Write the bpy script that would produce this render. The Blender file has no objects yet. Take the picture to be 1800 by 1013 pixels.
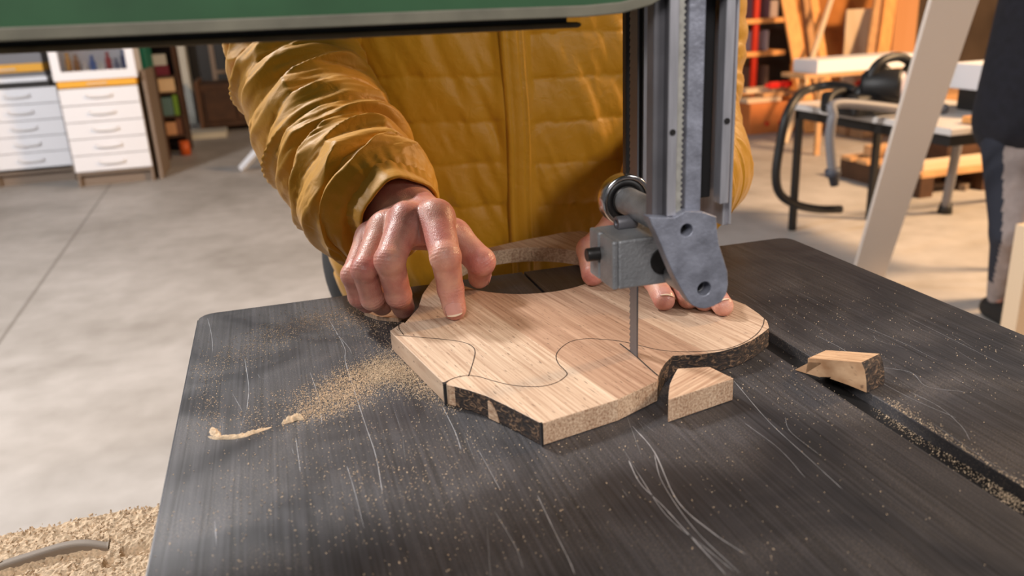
import bpy, bmesh, math, random
import numpy as np
from mathutils import Vector, Matrix
random.seed(7); rng = np.random.default_rng(11)
PI = math.pi
scene = bpy.context.scene
COL = scene.collection

# ------------------------------------------------------------------ camera
FOC = 1455.0; CX, CY = 900.0, 506.5
def nrm(v):
    v = np.array(v, float); return v/np.linalg.norm(v)
_dn = nrm([205, 4269, FOC]); _Y = np.array([-444, -471, FOC]); _Y = nrm(_Y-_dn*_Y.dot(_dn))
_Z = -_dn; _X = np.cross(_Y, _Z)
M = np.array([_X, _Y, _Z])            # camera axes (x right, y down, z ahead) -> world
CAM = np.array([0, 0, 1.185])
def ray(x, y): return M@nrm([x-CX, y-CY, FOC])
def P(x, y, z=0.95):
    r = ray(x, y); return CAM+(z-CAM[2])/r[2]*r
def D(x, y, d): return CAM+d*ray(x, y)
def PY(x, y, Y):
    r = ray(x, y); return CAM+Y/r[1]*r

cd = bpy.data.cameras.new('camera'); cam = bpy.data.objects.new('camera', cd); COL.objects.link(cam)
cd.sensor_width = 36; cd.lens = FOC/1800*36; cd.clip_start = 0.02; cd.clip_end = 60
R3 = Matrix(((M[0][0], -M[0][1], -M[0][2]), (M[1][0], -M[1][1], -M[1][2]), (M[2][0], -M[2][1], -M[2][2])))
cam.matrix_world = Matrix.Translation(Vector(CAM)) @ R3.to_4x4()
cd.dof.use_dof = True; cd.dof.focus_distance = 0.60; cd.dof.aperture_fstop = 8.0
scene.camera = cam
scene.view_settings.view_transform = 'Standard'; scene.view_settings.look = 'None'
scene.view_settings.gamma = 1; scene.view_settings.exposure = 0.0

# ------------------------------------------------------------------ materials
def hexc(r, g, b):
    f = lambda c: (c/255/12.92) if c/255 <= .04045 else ((c/255+.055)/1.055)**2.4
    return (f(r), f(g), f(b), 1)
def mat(name, col, rough=.6, metal=0, spec=.5, noise=0, nscale=20, bump=0, bscale=60, emit=None, sss=0, stretch=None):
    m = bpy.data.materials.new(name); m.use_nodes = True; nt = m.node_tree; b = nt.nodes['Principled BSDF']
    b.inputs['Base Color'].default_value = col; b.inputs['Roughness'].default_value = rough
    b.inputs['Metallic'].default_value = metal; b.inputs['Specular IOR Level'].default_value = spec
    tc = nt.nodes.new('ShaderNodeTexCoord'); src = tc.outputs['Object']
    if stretch:
        mp = nt.nodes.new('ShaderNodeMapping'); mp.inputs['Scale'].default_value = stretch
        nt.links.new(src, mp.inputs['Vector']); src = mp.outputs['Vector']
    if noise:
        n = nt.nodes.new('ShaderNodeTexNoise'); n.inputs['Scale'].default_value = nscale; n.inputs['Detail'].default_value = 5
        nt.links.new(src, n.inputs['Vector'])
        mx = nt.nodes.new('ShaderNodeMix'); mx.data_type = 'RGBA'
        c1 = tuple(max(0, c*(1-noise)) for c in col[:3])+(1,); c2 = tuple(min(1, c*(1+noise)) for c in col[:3])+(1,)
        mx.inputs[6].default_value = c1; mx.inputs[7].default_value = c2
        mr = nt.nodes.new('ShaderNodeMapRange'); mr.inputs[1].default_value = .3; mr.inputs[2].default_value = .7
        nt.links.new(n.outputs['Fac'], mr.inputs[0]); nt.links.new(mr.outputs[0], mx.inputs[0])
        nt.links.new(mx.outputs[2], b.inputs['Base Color'])
    if bump:
        n = nt.nodes.new('ShaderNodeTexNoise'); n.inputs['Scale'].default_value = bscale; n.inputs['Detail'].default_value = 4
        nt.links.new(src, n.inputs['Vector'])
        bp = nt.nodes.new('ShaderNodeBump'); bp.inputs['Strength'].default_value = bump; bp.inputs['Distance'].default_value = .001
        nt.links.new(n.outputs['Fac'], bp.inputs['Height']); nt.links.new(bp.outputs[0], b.inputs['Normal'])
    if emit: b.inputs['Emission Color'].default_value = col; b.inputs['Emission Strength'].default_value = emit
    if sss:
        b.inputs['Subsurface Weight'].default_value = sss; b.inputs['Subsurface Scale'].default_value = .004
        b.inputs['Subsurface Radius'].default_value = (1, .35, .2)
    return m

def nodes_of(m): return m.node_tree, m.node_tree.nodes, m.node_tree.links, m.node_tree.nodes['Principled BSDF']

def steel_material():
    m = mat('machined_steel', (.06, .056, .058, 1), rough=.42, metal=.35); nt, N, L, b = nodes_of(m)
    tc = N.new('ShaderNodeTexCoord')
    mp = N.new('ShaderNodeMapping'); mp.inputs['Scale'].default_value = (520, 8, 1); mp.inputs['Rotation'].default_value = (0, 0, .05)
    L.new(tc.outputs['Object'], mp.inputs[0])
    n1 = N.new('ShaderNodeTexNoise'); n1.inputs['Scale'].default_value = 1; n1.inputs['Detail'].default_value = 3; L.new(mp.outputs[0], n1.inputs[0])
    n2 = N.new('ShaderNodeTexNoise'); n2.inputs['Scale'].default_value = 11; n2.inputs['Detail'].default_value = 6; n2.inputs['Distortion'].default_value = 1.2; L.new(tc.outputs['Object'], n2.inputs[0])
    n3 = N.new('ShaderNodeTexNoise'); n3.inputs['Scale'].default_value = 1300; n3.inputs['Detail'].default_value = 1; L.new(tc.outputs['Object'], n3.inputs[0])
    # fine film of dust: fine speckle gated by large patches
    s = N.new('ShaderNodeMapRange'); s.inputs[1].default_value = .56; s.inputs[2].default_value = .74; L.new(n3.outputs['Fac'], s.inputs[0])
    g = N.new('ShaderNodeMapRange'); g.inputs[1].default_value = .40; g.inputs[2].default_value = .68; L.new(n2.outputs['Fac'], g.inputs[0])
    mul = N.new('ShaderNodeMath'); mul.operation = 'MULTIPLY'; L.new(s.outputs[0], mul.inputs[0]); L.new(g.outputs[0], mul.inputs[1])
    mul2 = N.new('ShaderNodeMath'); mul2.operation = 'MULTIPLY'; mul2.inputs[1].default_value = .55; L.new(mul.outputs[0], mul2.inputs[0])
    base = N.new('ShaderNodeMix'); base.data_type = 'RGBA'; base.inputs[6].default_value = (.030, .0285, .030, 1); base.inputs[7].default_value = (.066, .063, .069, 1)
    r = N.new('ShaderNodeMapRange'); r.inputs[1].default_value = .3; r.inputs[2].default_value = .72; L.new(n1.outputs['Fac'], r.inputs[0]); L.new(r.outputs[0], base.inputs[0])
    pt = N.new('ShaderNodeMix'); pt.data_type = 'RGBA'; pt.blend_type = 'MULTIPLY'; pt.inputs[0].default_value = .5
    L.new(base.outputs[2], pt.inputs[6]); cr = N.new('ShaderNodeMapRange'); cr.inputs[1].default_value = .3; cr.inputs[2].default_value = .7; cr.inputs[3].default_value = .5; cr.inputs[4].default_value = 1.6
    L.new(n2.outputs['Fac'], cr.inputs[0]); L.new(cr.outputs[0], pt.inputs[7])
    dm = N.new('ShaderNodeMix'); dm.data_type = 'RGBA'; dm.inputs[7].default_value = (.36, .29, .22, 1)
    L.new(mul2.outputs[0], dm.inputs[0]); L.new(pt.outputs[2], dm.inputs[6]); L.new(dm.outputs[2], b.inputs['Base Color'])
    rr = N.new('ShaderNodeMapRange'); rr.inputs[1].default_value = .3; rr.inputs[2].default_value = .7; rr.inputs[3].default_value = .34; rr.inputs[4].default_value = .56
    L.new(n2.outputs['Fac'], rr.inputs[0]); L.new(rr.outputs[0], b.inputs['Roughness'])
    bp = N.new('ShaderNodeBump'); bp.inputs['Strength'].default_value = .16; bp.inputs['Distance'].default_value = .0004
    L.new(n1.outputs['Fac'], bp.inputs['Height']); L.new(bp.outputs[0], b.inputs['Normal'])
    return m

def wood_material(name, c1, c2, ang=0.185, planks=None, fine=520, side=False, rough=.62):
    """ang: grain direction measured from +Y towards +X (object space)"""
    m = mat(name, c1, rough=rough); nt, N, L, b = nodes_of(m); tc = N.new('ShaderNodeTexCoord')
    mp = N.new('ShaderNodeMapping'); mp.vector_type = 'POINT'; mp.inputs['Rotation'].default_value = (0, 0, -ang); L.new(tc.outputs['Object'], mp.inputs[0])
    mp2 = N.new('ShaderNodeMapping'); mp2.inputs['Scale'].default_value = (fine, 14, 90 if not side else fine); L.new(mp.outputs[0], mp2.inputs[0])
    n1 = N.new('ShaderNodeTexNoise'); n1.inputs['Scale'].default_value = 1; n1.inputs['Detail'].default_value = 4; L.new(mp2.outputs[0], n1.inputs[0])
    mp3 = N.new('ShaderNodeMapping'); mp3.inputs['Scale'].default_value = (70, 5, 20); L.new(mp.outputs[0], mp3.inputs[0])
    n2 = N.new('ShaderNodeTexNoise'); n2.inputs['Scale'].default_value = 1; n2.inputs['Detail'].default_value = 5; n2.inputs['Distortion'].default_value = .6; L.new(mp3.outputs[0], n2.inputs[0])
    a = N.new('ShaderNodeMath'); a.operation = 'MULTIPLY_ADD'; a.inputs[1].default_value = .45; L.new(n2.outputs['Fac'], a.inputs[0]); L.new(n1.outputs['Fac'], a.inputs[2])
    r = N.new('ShaderNodeMapRange'); r.inputs[1].default_value = .50; r.inputs[2].default_value = .92; L.new(a.outputs[0], r.inputs[0])
    mx = N.new('ShaderNodeMix'); mx.data_type = 'RGBA'; mx.inputs[6].default_value = c2; mx.inputs[7].default_value = c1; L.new(r.outputs[0], mx.inputs[0])
    out = mx.outputs[2]
    if planks:
        sx = N.new('ShaderNodeSeparateXYZ'); L.new(mp.outputs[0], sx.inputs[0])
        cr = N.new('ShaderNodeValToRGB'); cr.color_ramp.interpolation = 'CONSTANT'
        rg = N.new('ShaderNodeMapRange'); rg.inputs[1].default_value = 0; rg.inputs[2].default_value = .5; L.new(sx.outputs[0], rg.inputs[0]); L.new(rg.outputs[0], cr.inputs[0])
        els = cr.color_ramp.elements
        for i, (pos, col) in enumerate(planks):
            e = els[i] if i < 2 else els.new(pos/.5)
            e.position = pos/.5; e.color = col
        pm = N.new('ShaderNodeMix'); pm.data_type = 'RGBA'; pm.blend_type = 'MULTIPLY'; pm.inputs[0].default_value = 1
        L.new(out, pm.inputs[6]); L.new(cr.outputs[0], pm.inputs[7]); out = pm.outputs[2]
    # dark pores
    mp4 = N.new('ShaderNodeMapping'); mp4.inputs['Scale'].default_value = (900, 120, 400); L.new(mp.outputs[0], mp4.inputs[0])
    n4 = N.new('ShaderNodeTexNoise'); n4.inputs['Scale'].default_value = 1; n4.inputs['Detail'].default_value = 1; L.new(mp4.outputs[0], n4.inputs[0])
    r4 = N.new('ShaderNodeMapRange'); r4.inputs[1].default_value = .66; r4.inputs[2].default_value = .76; r4.inputs[4].default_value = .65; L.new(n4.outputs['Fac'], r4.inputs[0])
    dk = N.new('ShaderNodeMix'); dk.data_type = 'RGBA'; dk.inputs[7].default_value = (.07, .035, .02, 1); L.new(r4.outputs[0], dk.inputs[0]); L.new(out, dk.inputs[6])
    L.new(dk.outputs[2], b.inputs['Base Color'])
    bp = N.new('ShaderNodeBump'); bp.inputs['Strength'].default_value = .35; bp.inputs['Distance'].default_value = .0005
    L.new(a.outputs[0], bp.inputs['Height']); L.new(bp.outputs[0], b.inputs['Normal'])
    return m

def bark_shade_material():
    m = mat('dark_wane_and_shade', (.05, .03, .02, 1), rough=.75); nt, N, L, b = nodes_of(m); tc = N.new('ShaderNodeTexCoord')
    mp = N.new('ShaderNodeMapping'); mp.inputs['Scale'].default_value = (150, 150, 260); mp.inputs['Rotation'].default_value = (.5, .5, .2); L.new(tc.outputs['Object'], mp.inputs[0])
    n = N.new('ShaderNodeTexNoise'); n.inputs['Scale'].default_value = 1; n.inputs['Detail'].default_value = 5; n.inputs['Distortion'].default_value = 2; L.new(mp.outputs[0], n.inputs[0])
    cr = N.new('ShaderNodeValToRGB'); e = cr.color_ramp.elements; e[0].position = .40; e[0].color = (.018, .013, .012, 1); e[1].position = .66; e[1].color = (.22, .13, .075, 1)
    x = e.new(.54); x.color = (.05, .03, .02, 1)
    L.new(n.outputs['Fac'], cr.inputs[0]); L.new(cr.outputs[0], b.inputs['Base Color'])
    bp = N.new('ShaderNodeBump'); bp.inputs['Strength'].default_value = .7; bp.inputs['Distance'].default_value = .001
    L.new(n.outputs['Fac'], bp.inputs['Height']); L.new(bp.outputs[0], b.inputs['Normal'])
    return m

def skin_material():
    m = mat('skin', hexc(196, 140, 122), rough=.40, spec=.45, sss=.25); nt, N, L, b = nodes_of(m); tc = N.new('ShaderNodeTexCoord')
    n = N.new('ShaderNodeTexNoise'); n.inputs['Scale'].default_value = 45; n.inputs['Detail'].default_value = 5; L.new(tc.outputs['Object'], n.inputs[0])
    cr = N.new('ShaderNodeValToRGB'); e = cr.color_ramp.elements; e[0].position = .36; e[0].color = hexc(186, 118, 106); e[1].position = .66; e[1].color = hexc(214, 160, 138)
    L.new(n.outputs['Fac'], cr.inputs[0]); L.new(cr.outputs[0], b.inputs['Base Color'])
    v = N.new('ShaderNodeTexVoronoi'); v.inputs['Scale'].default_value = 900; L.new(tc.outputs['Object'], v.inputs['Vector'])
    n2 = N.new('ShaderNodeTexNoise'); n2.inputs['Scale'].default_value = 300; n2.inputs['Detail'].default_value = 4; L.new(tc.outputs['Object'], n2.inputs[0])
    ad = N.new('ShaderNodeMath'); ad.operation = 'ADD'; L.new(v.outputs['Distance'], ad.inputs[0]); L.new(n2.outputs['Fac'], ad.inputs[1])
    bp = N.new('ShaderNodeBump'); bp.inputs['Strength'].default_value = .28; bp.inputs['Distance'].default_value = .0006
    L.new(ad.outputs[0], bp.inputs['Height']); L.new(bp.outputs[0], b.inputs['Normal'])
    return m

def jacket_material():
    m = mat('mustard_nylon', hexc(194, 136, 16), rough=.52, spec=.35); nt, N, L, b = nodes_of(m); tc = N.new('ShaderNodeTexCoord')
    n = N.new('ShaderNodeTexNoise'); n.inputs['Scale'].default_value = 70; n.inputs['Detail'].default_value = 6; n.inputs['Distortion'].default_value = .8; L.new(tc.outputs['Object'], n.inputs[0])
    w = N.new('ShaderNodeTexNoise'); w.inputs['Scale'].default_value = 1500; L.new(tc.outputs['Object'], w.inputs[0])
    mu = N.new('ShaderNodeMath'); mu.operation = 'MULTIPLY_ADD'; mu.inputs[1].default_value = .06; L.new(w.outputs['Fac'], mu.inputs[0]); L.new(n.outputs['Fac'], mu.inputs[2])
    bp = N.new('ShaderNodeBump'); bp.inputs['Strength'].default_value = .35; bp.inputs['Distance'].default_value = .003
    L.new(mu.outputs[0], bp.inputs['Height']); L.new(bp.outputs[0], b.inputs['Normal'])
    b.inputs['Sheen Weight'].default_value = .15
    return m

def concrete_material():
    m = mat('concrete', (.5, .47, .43, 1), rough=.55); nt, N, L, b = nodes_of(m); tc = N.new('ShaderNodeTexCoord')
    n = N.new('ShaderNodeTexNoise'); n.inputs['Scale'].default_value = 1.3; n.inputs['Detail'].default_value = 8; n.inputs['Roughness'].default_value = .6; L.new(tc.outputs['Object'], n.inputs[0])
    n2 = N.new('ShaderNodeTexNoise'); n2.inputs['Scale'].default_value = 9; n2.inputs['Detail'].default_value = 6; L.new(tc.outputs['Object'], n2.inputs[0])
    ad = N.new('ShaderNodeMath'); ad.operation = 'MULTIPLY_ADD'; ad.inputs[1].default_value = .4; L.new(n2.outputs['Fac'], ad.inputs[0]); L.new(n.outputs['Fac'], ad.inputs[2])
    cr = N.new('ShaderNodeValToRGB'); e = cr.color_ramp.elements; e[0].position = .5; e[0].color = (.30, .275, .25, 1); e[1].position = .86; e[1].color = (.46, .43, .405, 1)
    L.new(ad.outputs[0], cr.inputs[0])
    # dark rubbed stains and the slab joint
    n3 = N.new('ShaderNodeTexNoise'); n3.inputs['Scale'].default_value = 2.6; n3.inputs['Detail'].default_value = 3; L.new(tc.outputs['Object'], n3.inputs[0])
    r3 = N.new('ShaderNodeMapRange'); r3.inputs[1].default_value = .62; r3.inputs[2].default_value = .8; r3.inputs[4].default_value = .5; L.new(n3.outputs['Fac'], r3.inputs[0])
    dk = N.new('ShaderNodeMix'); dk.data_type = 'RGBA'; dk.inputs[7].default_value = (.25, .22, .19, 1); L.new(r3.outputs[0], dk.inputs[0]); L.new(cr.outputs[0], dk.inputs[6])
    # slab joint running obliquely across the floor
    q0, q1 = P(0, 600, 0), P(190, 330, 0); dj = nrm([q1[0]-q0[0], q1[1]-q0[1], 0]); nj = (-dj[1], dj[0], 0)
    vd = N.new('ShaderNodeVectorMath'); vd.operation = 'DOT_PRODUCT'; vd.inputs[1].default_value = nj; L.new(tc.outputs['Object'], vd.inputs[0])
    ms = N.new('ShaderNodeMath'); ms.operation = 'SUBTRACT'; ms.inputs[1].default_value = float(q0[0]*nj[0]+q0[1]*nj[1]); L.new(vd.outputs['Value'], ms.inputs[0])
    ma = N.new('ShaderNodeMath'); ma.operation = 'ABSOLUTE'; L.new(ms.outputs[0], ma.inputs[0])
    ml_ = N.new('ShaderNodeMapRange'); ml_.inputs[1].default_value = .004; ml_.inputs[2].default_value = .012; ml_.inputs[3].default_value = .6; ml_.inputs[4].default_value = 0; L.new(ma.outputs[0], ml_.inputs[0])
    jn = N.new('ShaderNodeMix'); jn.data_type = 'RGBA'; jn.inputs[7].default_value = (.14, .12, .10, 1); L.new(ml_.outputs[0], jn.inputs[0]); L.new(dk.outputs[2], jn.inputs[6])
    L.new(jn.outputs[2], b.inputs['Base Color'])
    return m

STEEL = steel_material()
SKIN = skin_material(); JACKET = jacket_material(); CONC = concrete_material(); BARK_SHADE = bark_shade_material()
OAK = wood_material('sawn_oak', hexc(206, 182, 158), hexc(164, 134, 110), planks=[(0, (1, .99, .98, 1)), (.2438, (.68, .565, .51, 1)), (.3283, (.90, .85, .82, 1))])
OAKEND = wood_material('oak_end_grain', hexc(206, 178, 150), hexc(142, 106, 80), fine=700, side=True)
OAKCUT = wood_material('oak_offcut', hexc(204, 174, 146), hexc(158, 122, 96), ang=-1.1, fine=600)
CAST = mat('cast_aluminium', hexc(158, 158, 160), rough=.5, metal=.65, noise=.22, nscale=70, bump=.5, bscale=500)
CASTBLUE = mat('worn_blue_grey_casting', hexc(134, 136, 148), rough=.45, metal=.45, noise=.3, nscale=90, bump=.4, bscale=400)
ALU = mat('aluminium_profile', hexc(190, 188, 194), rough=.34, metal=.7, noise=.14, nscale=60, stretch=(6, 6, .6))
ALUDK = mat('grey_steel_bar', hexc(104, 102, 106), rough=.42, metal=.5, noise=.15, nscale=60)
RACKM = mat('dusty_rack_steel', hexc(150, 147, 140), rough=.55, metal=.3, noise=.25, nscale=160)
BLACK = mat('black_paint', (.010, .009, .009, 1), rough=.5)
BLACKST = mat('blackened_steel', (.028, .025, .024, 1), rough=.38, metal=.5)
CHROME = mat('polished_steel', (.55, .55, .57, 1), rough=.18, metal=1)
BLADEM = mat('saw_blade_steel', (.15, .15, .16, 1), rough=.38, metal=.7)
GREEN = mat('machine_green_paint', hexc(42, 76, 48), rough=.42, noise=.15, nscale=25)
GRIME = mat('grimy_brown_metal', hexc(104, 88, 66), rough=.7, noise=.3, nscale=60)
PENCIL = mat('pencil_graphite', (.045, .028, .02, 1), rough=.6)
SCR = mat('bright_scratch', (.42, .42, .44, 1), rough=.4, metal=.5)
DUST = mat('sawdust', hexc(192, 168, 140), rough=.95, noise=.3, nscale=500)
NAIL = mat('fingernail', hexc(206, 146, 132), rough=.28, spec=.55, sss=.15)
NAILTIP = mat('nail_free_edge', hexc(226, 200, 172), rough=.35)

# ------------------------------------------------------------------ mesh helpers
def link(name, verts, faces, m, parent=None, smooth=False, mats=None, fmat=None):
    me = bpy.data.meshes.new(name); me.from_pydata([tuple(map(float, v)) for v in verts], [], [tuple(map(int, f)) for f in faces])
    for mm in ([m] if m else [])+(mats or []): me.materials.append(mm)
    if fmat is not None: me.polygons.foreach_set('material_index', list(fmat))
    if smooth: me.polygons.foreach_set('use_smooth', [True]*len(me.polygons))
    me.update(); o = bpy.data.objects.new(name, me); COL.objects.link(o)
    if parent: o.parent = parent; o.matrix_parent_inverse = Matrix.Translation(-Vector(parent.location))
    return o
def from_bm(name, bm, m, parent=None, smooth=False, mats=None):
    bmesh.ops.recalc_face_normals(bm, faces=bm.faces)
    me = bpy.data.meshes.new(name); bm.to_mesh(me); bm.free()
    for mm in [m]+(mats or []): me.materials.append(mm)
    if smooth: me.polygons.foreach_set('use_smooth', [True]*len(me.polygons))
    o = bpy.data.objects.new(name, me); COL.objects.link(o)
    if parent: o.parent = parent; o.matrix_parent_inverse = Matrix.Translation(-Vector(parent.location))
    return o
def bev(o, w=.001, seg=2, ang=.5):
    md = o.modifiers.new('bevel', 'BEVEL'); md.width = w; md.segments = seg; md.limit_method = 'ANGLE'; md.angle_limit = ang
    return o
def tag(o, label=None, cat=None, group=None, kind=None):
    if label: o['label'] = label
    if cat: o['category'] = cat
    if group: o['group'] = group
    if kind: o['kind'] = kind
    return o
def thing(name, loc, label, cat, group=None):
    o = bpy.data.objects.new(name, None); COL.objects.link(o); o.location = tuple(map(float, loc)); o.empty_display_size = .05
    return tag(o, label, cat, group)
def bbox(bm, x0, x1, y0, y1, z0, z1, mi=0):
    v = [bm.verts.new((x, y, z)) for z in (z0, z1) for x, y in ((x0, y0), (x1, y0), (x1, y1), (x0, y1))]
    for f in ((0, 3, 2, 1), (4, 5, 6, 7), (0, 1, 5, 4), (1, 2, 6, 5), (2, 3, 7, 6), (3, 0, 4, 7)):
        fc = bm.faces.new([v[i] for i in f]); fc.material_index = mi
    return v
def obox(bm, c, ax, ay, az, hx, hy, hz, mi=0):
    """oriented box: centre, three axes, half sizes"""
    c, ax, ay, az = [np.array(q, float) for q in (c, ax, ay, az)]
    v = [bm.verts.new(tuple(c+sx*hx*ax+sy*hy*ay+sz*hz*az)) for sz in (-1, 1) for sx, sy in ((-1, -1), (1, -1), (1, 1), (-1, 1))]
    for f in ((0, 3, 2, 1), (4, 5, 6, 7), (0, 1, 5, 4), (1, 2, 6, 5), (2, 3, 7, 6), (3, 0, 4, 7)):
        bm.faces.new([v[i] for i in f]).material_index = mi
def beam(bm, a, b, w, h, up=(0, 0, 1), mi=0):
    a = np.array(a, float); b = np.array(b, float); d = nrm(b-a); s = np.cross(d, up)
    if np.linalg.norm(s) < 1e-4: s = np.array([1., 0, 0])
    s = nrm(s); u = np.cross(s, d); obox(bm, (a+b)/2, d, s, u, np.linalg.norm(b-a)/2, w/2, h/2, mi)
def ring_frame(d):
    d = nrm(d); s = np.cross(d, (0, 0, 1))
    if np.linalg.norm(s) < 1e-3: s = np.array([1., 0, 0])
    s = nrm(s); return s, np.cross(s, d)
def cyl(bm, a, b, r0, r1=None, n=32, mi=0, prof=None):
    """lathe along a->b; prof = list of (t, r) else straight"""
    a = np.array(a, float); b = np.array(b, float); r1 = r0 if r1 is None else r1; s, u = ring_frame(b-a)
    prof = prof or [(0, r0), (1, r1)]; rings = []
    for t, r in prof:
        rings.append([bm.verts.new(tuple(a+(b-a)*t+r*(math.cos(2*PI*k/n)*s+math.sin(2*PI*k/n)*u))) for k in range(n)])
    for q in range(len(rings)-1):
        for k in range(n):
            f = bm.faces.new((rings[q][k], rings[q][(k+1) % n], rings[q+1][(k+1) % n], rings[q+1][k])); f.smooth = True; f.material_index = mi
    bm.faces.new(rings[0][::-1]).material_index = mi; bm.faces.new(rings[-1]).material_index = mi
def catmull(pts, n):
    pts = [np.array(p, float) for p in pts]; pts = [2*pts[0]-pts[1]]+pts+[2*pts[-1]-pts[-2]]; out = []
    for i in range(1, len(pts)-2):
        p0, p1, p2, p3 = pts[i-1:i+3]
        for k in range(n):
            t = k/n; out.append(.5*((2*p1)+(-p0+p2)*t+(2*p0-5*p1+4*p2-p3)*t*t+(-p0+3*p1-3*p2+p3)*t**3))
    out.append(pts[-2]); return np.array(out)
def tube(bm, pts, r, n=12, sub=6, mi=0):
    c = catmull(pts, sub) if sub > 1 else np.array(pts, float)
    s, u = ring_frame(c[1]-c[0]); rings = []
    rr = r if hasattr(r, '__len__') else [r]*len(c)
    for i in range(len(c)):
        d = nrm(c[min(i+1, len(c)-1)]-c[max(i-1, 0)]); s = nrm(s-d*s.dot(d)); u = np.cross(d, s)
        rings.append([bm.verts.new(tuple(c[i]+rr[i]*(math.cos(2*PI*k/n)*s+math.sin(2*PI*k/n)*u))) for k in range(n)])
    for q in range(len(rings)-1):
        for k in range(n):
            f = bm.faces.new((rings[q][k], rings[q][(k+1) % n], rings[q+1][(k+1) % n], rings[q+1][k])); f.smooth = True; f.material_index = mi
    bm.faces.new(rings[0][::-1]); bm.faces.new(rings[-1])
def prism(loops, z0, z1, side_mi=None, zfun=None):
    """outline loops[0] with holes loops[1:] in XY, extruded between z0 and z1; side_mi(loop, i) -> material index"""
    bm = bmesh.new(); tops = []; bots = []
    for lp in loops:
        tops.append([bm.verts.new((x, y, z1)) for x, y in lp]); bots.append([bm.verts.new((x, y, z0)) for x, y in lp])
    for vs in (tops, bots):
        es = []
        for lp in vs:
            for i in range(len(lp)): es.append(bm.edges.new((lp[i], lp[(i+1) % len(lp)])))
        bmesh.ops.triangle_fill(bm, use_beauty=True, use_dissolve=False, edges=es)
    for li, lp in enumerate(tops):
        for i in range(len(lp)):
            j = (i+1) % len(lp); f = bm.faces.new((lp[i], lp[j], bots[li][j], bots[li][i]))
            if side_mi: f.material_index = side_mi(li, i)
    return bm
def prism_xz(poly, y0, y1, holes=()):
    """outline in XZ extruded along Y"""
    bm = prism([poly]+list(holes), y0, y1)
    for v in bm.verts: v.co = Vector((v.co.x, v.co.z, v.co.y))
    return bm
def box_part(name, x0, x1, y0, y1, z0, z1, m, parent=None, b=0):
    bm = bmesh.new(); bbox(bm, x0, x1, y0, y1, z0, z1); o = from_bm(name, bm, m, parent)
    if b: bev(o, b)
    return o

# numpy value noise
def vnoise(p, seed=0):
    p = np.asarray(p, float); i = np.floor(p).astype(np.int64); f = p-i; f = f*f*(3-2*f)
    def h(a, b, c):
        n = (a*374761393+b*668265263+c*2147483647+seed*974711) & 0xffffffff
        n = ((n ^ (n >> 13))*1274126177) & 0xffffffff; return ((n ^ (n >> 16)) & 0xffff)/65535.
    r = 0
    for dx in (0, 1):
        for dy in (0, 1):
            for dz in (0, 1):
                w = (f[..., 0] if dx else 1-f[..., 0])*(f[..., 1] if dy else 1-f[..., 1])*(f[..., 2] if dz else 1-f[..., 2])
                r = r+w*h(i[..., 0]+dx, i[..., 1]+dy, i[..., 2]+dz)
    return r
def fbm(p, oct=3, seed=0):
    s = 0; a = .5
    for k in range(oct): s = s+a*vnoise(np.asarray(p)*2**k, seed+k); a *= .5
    return s

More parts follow.
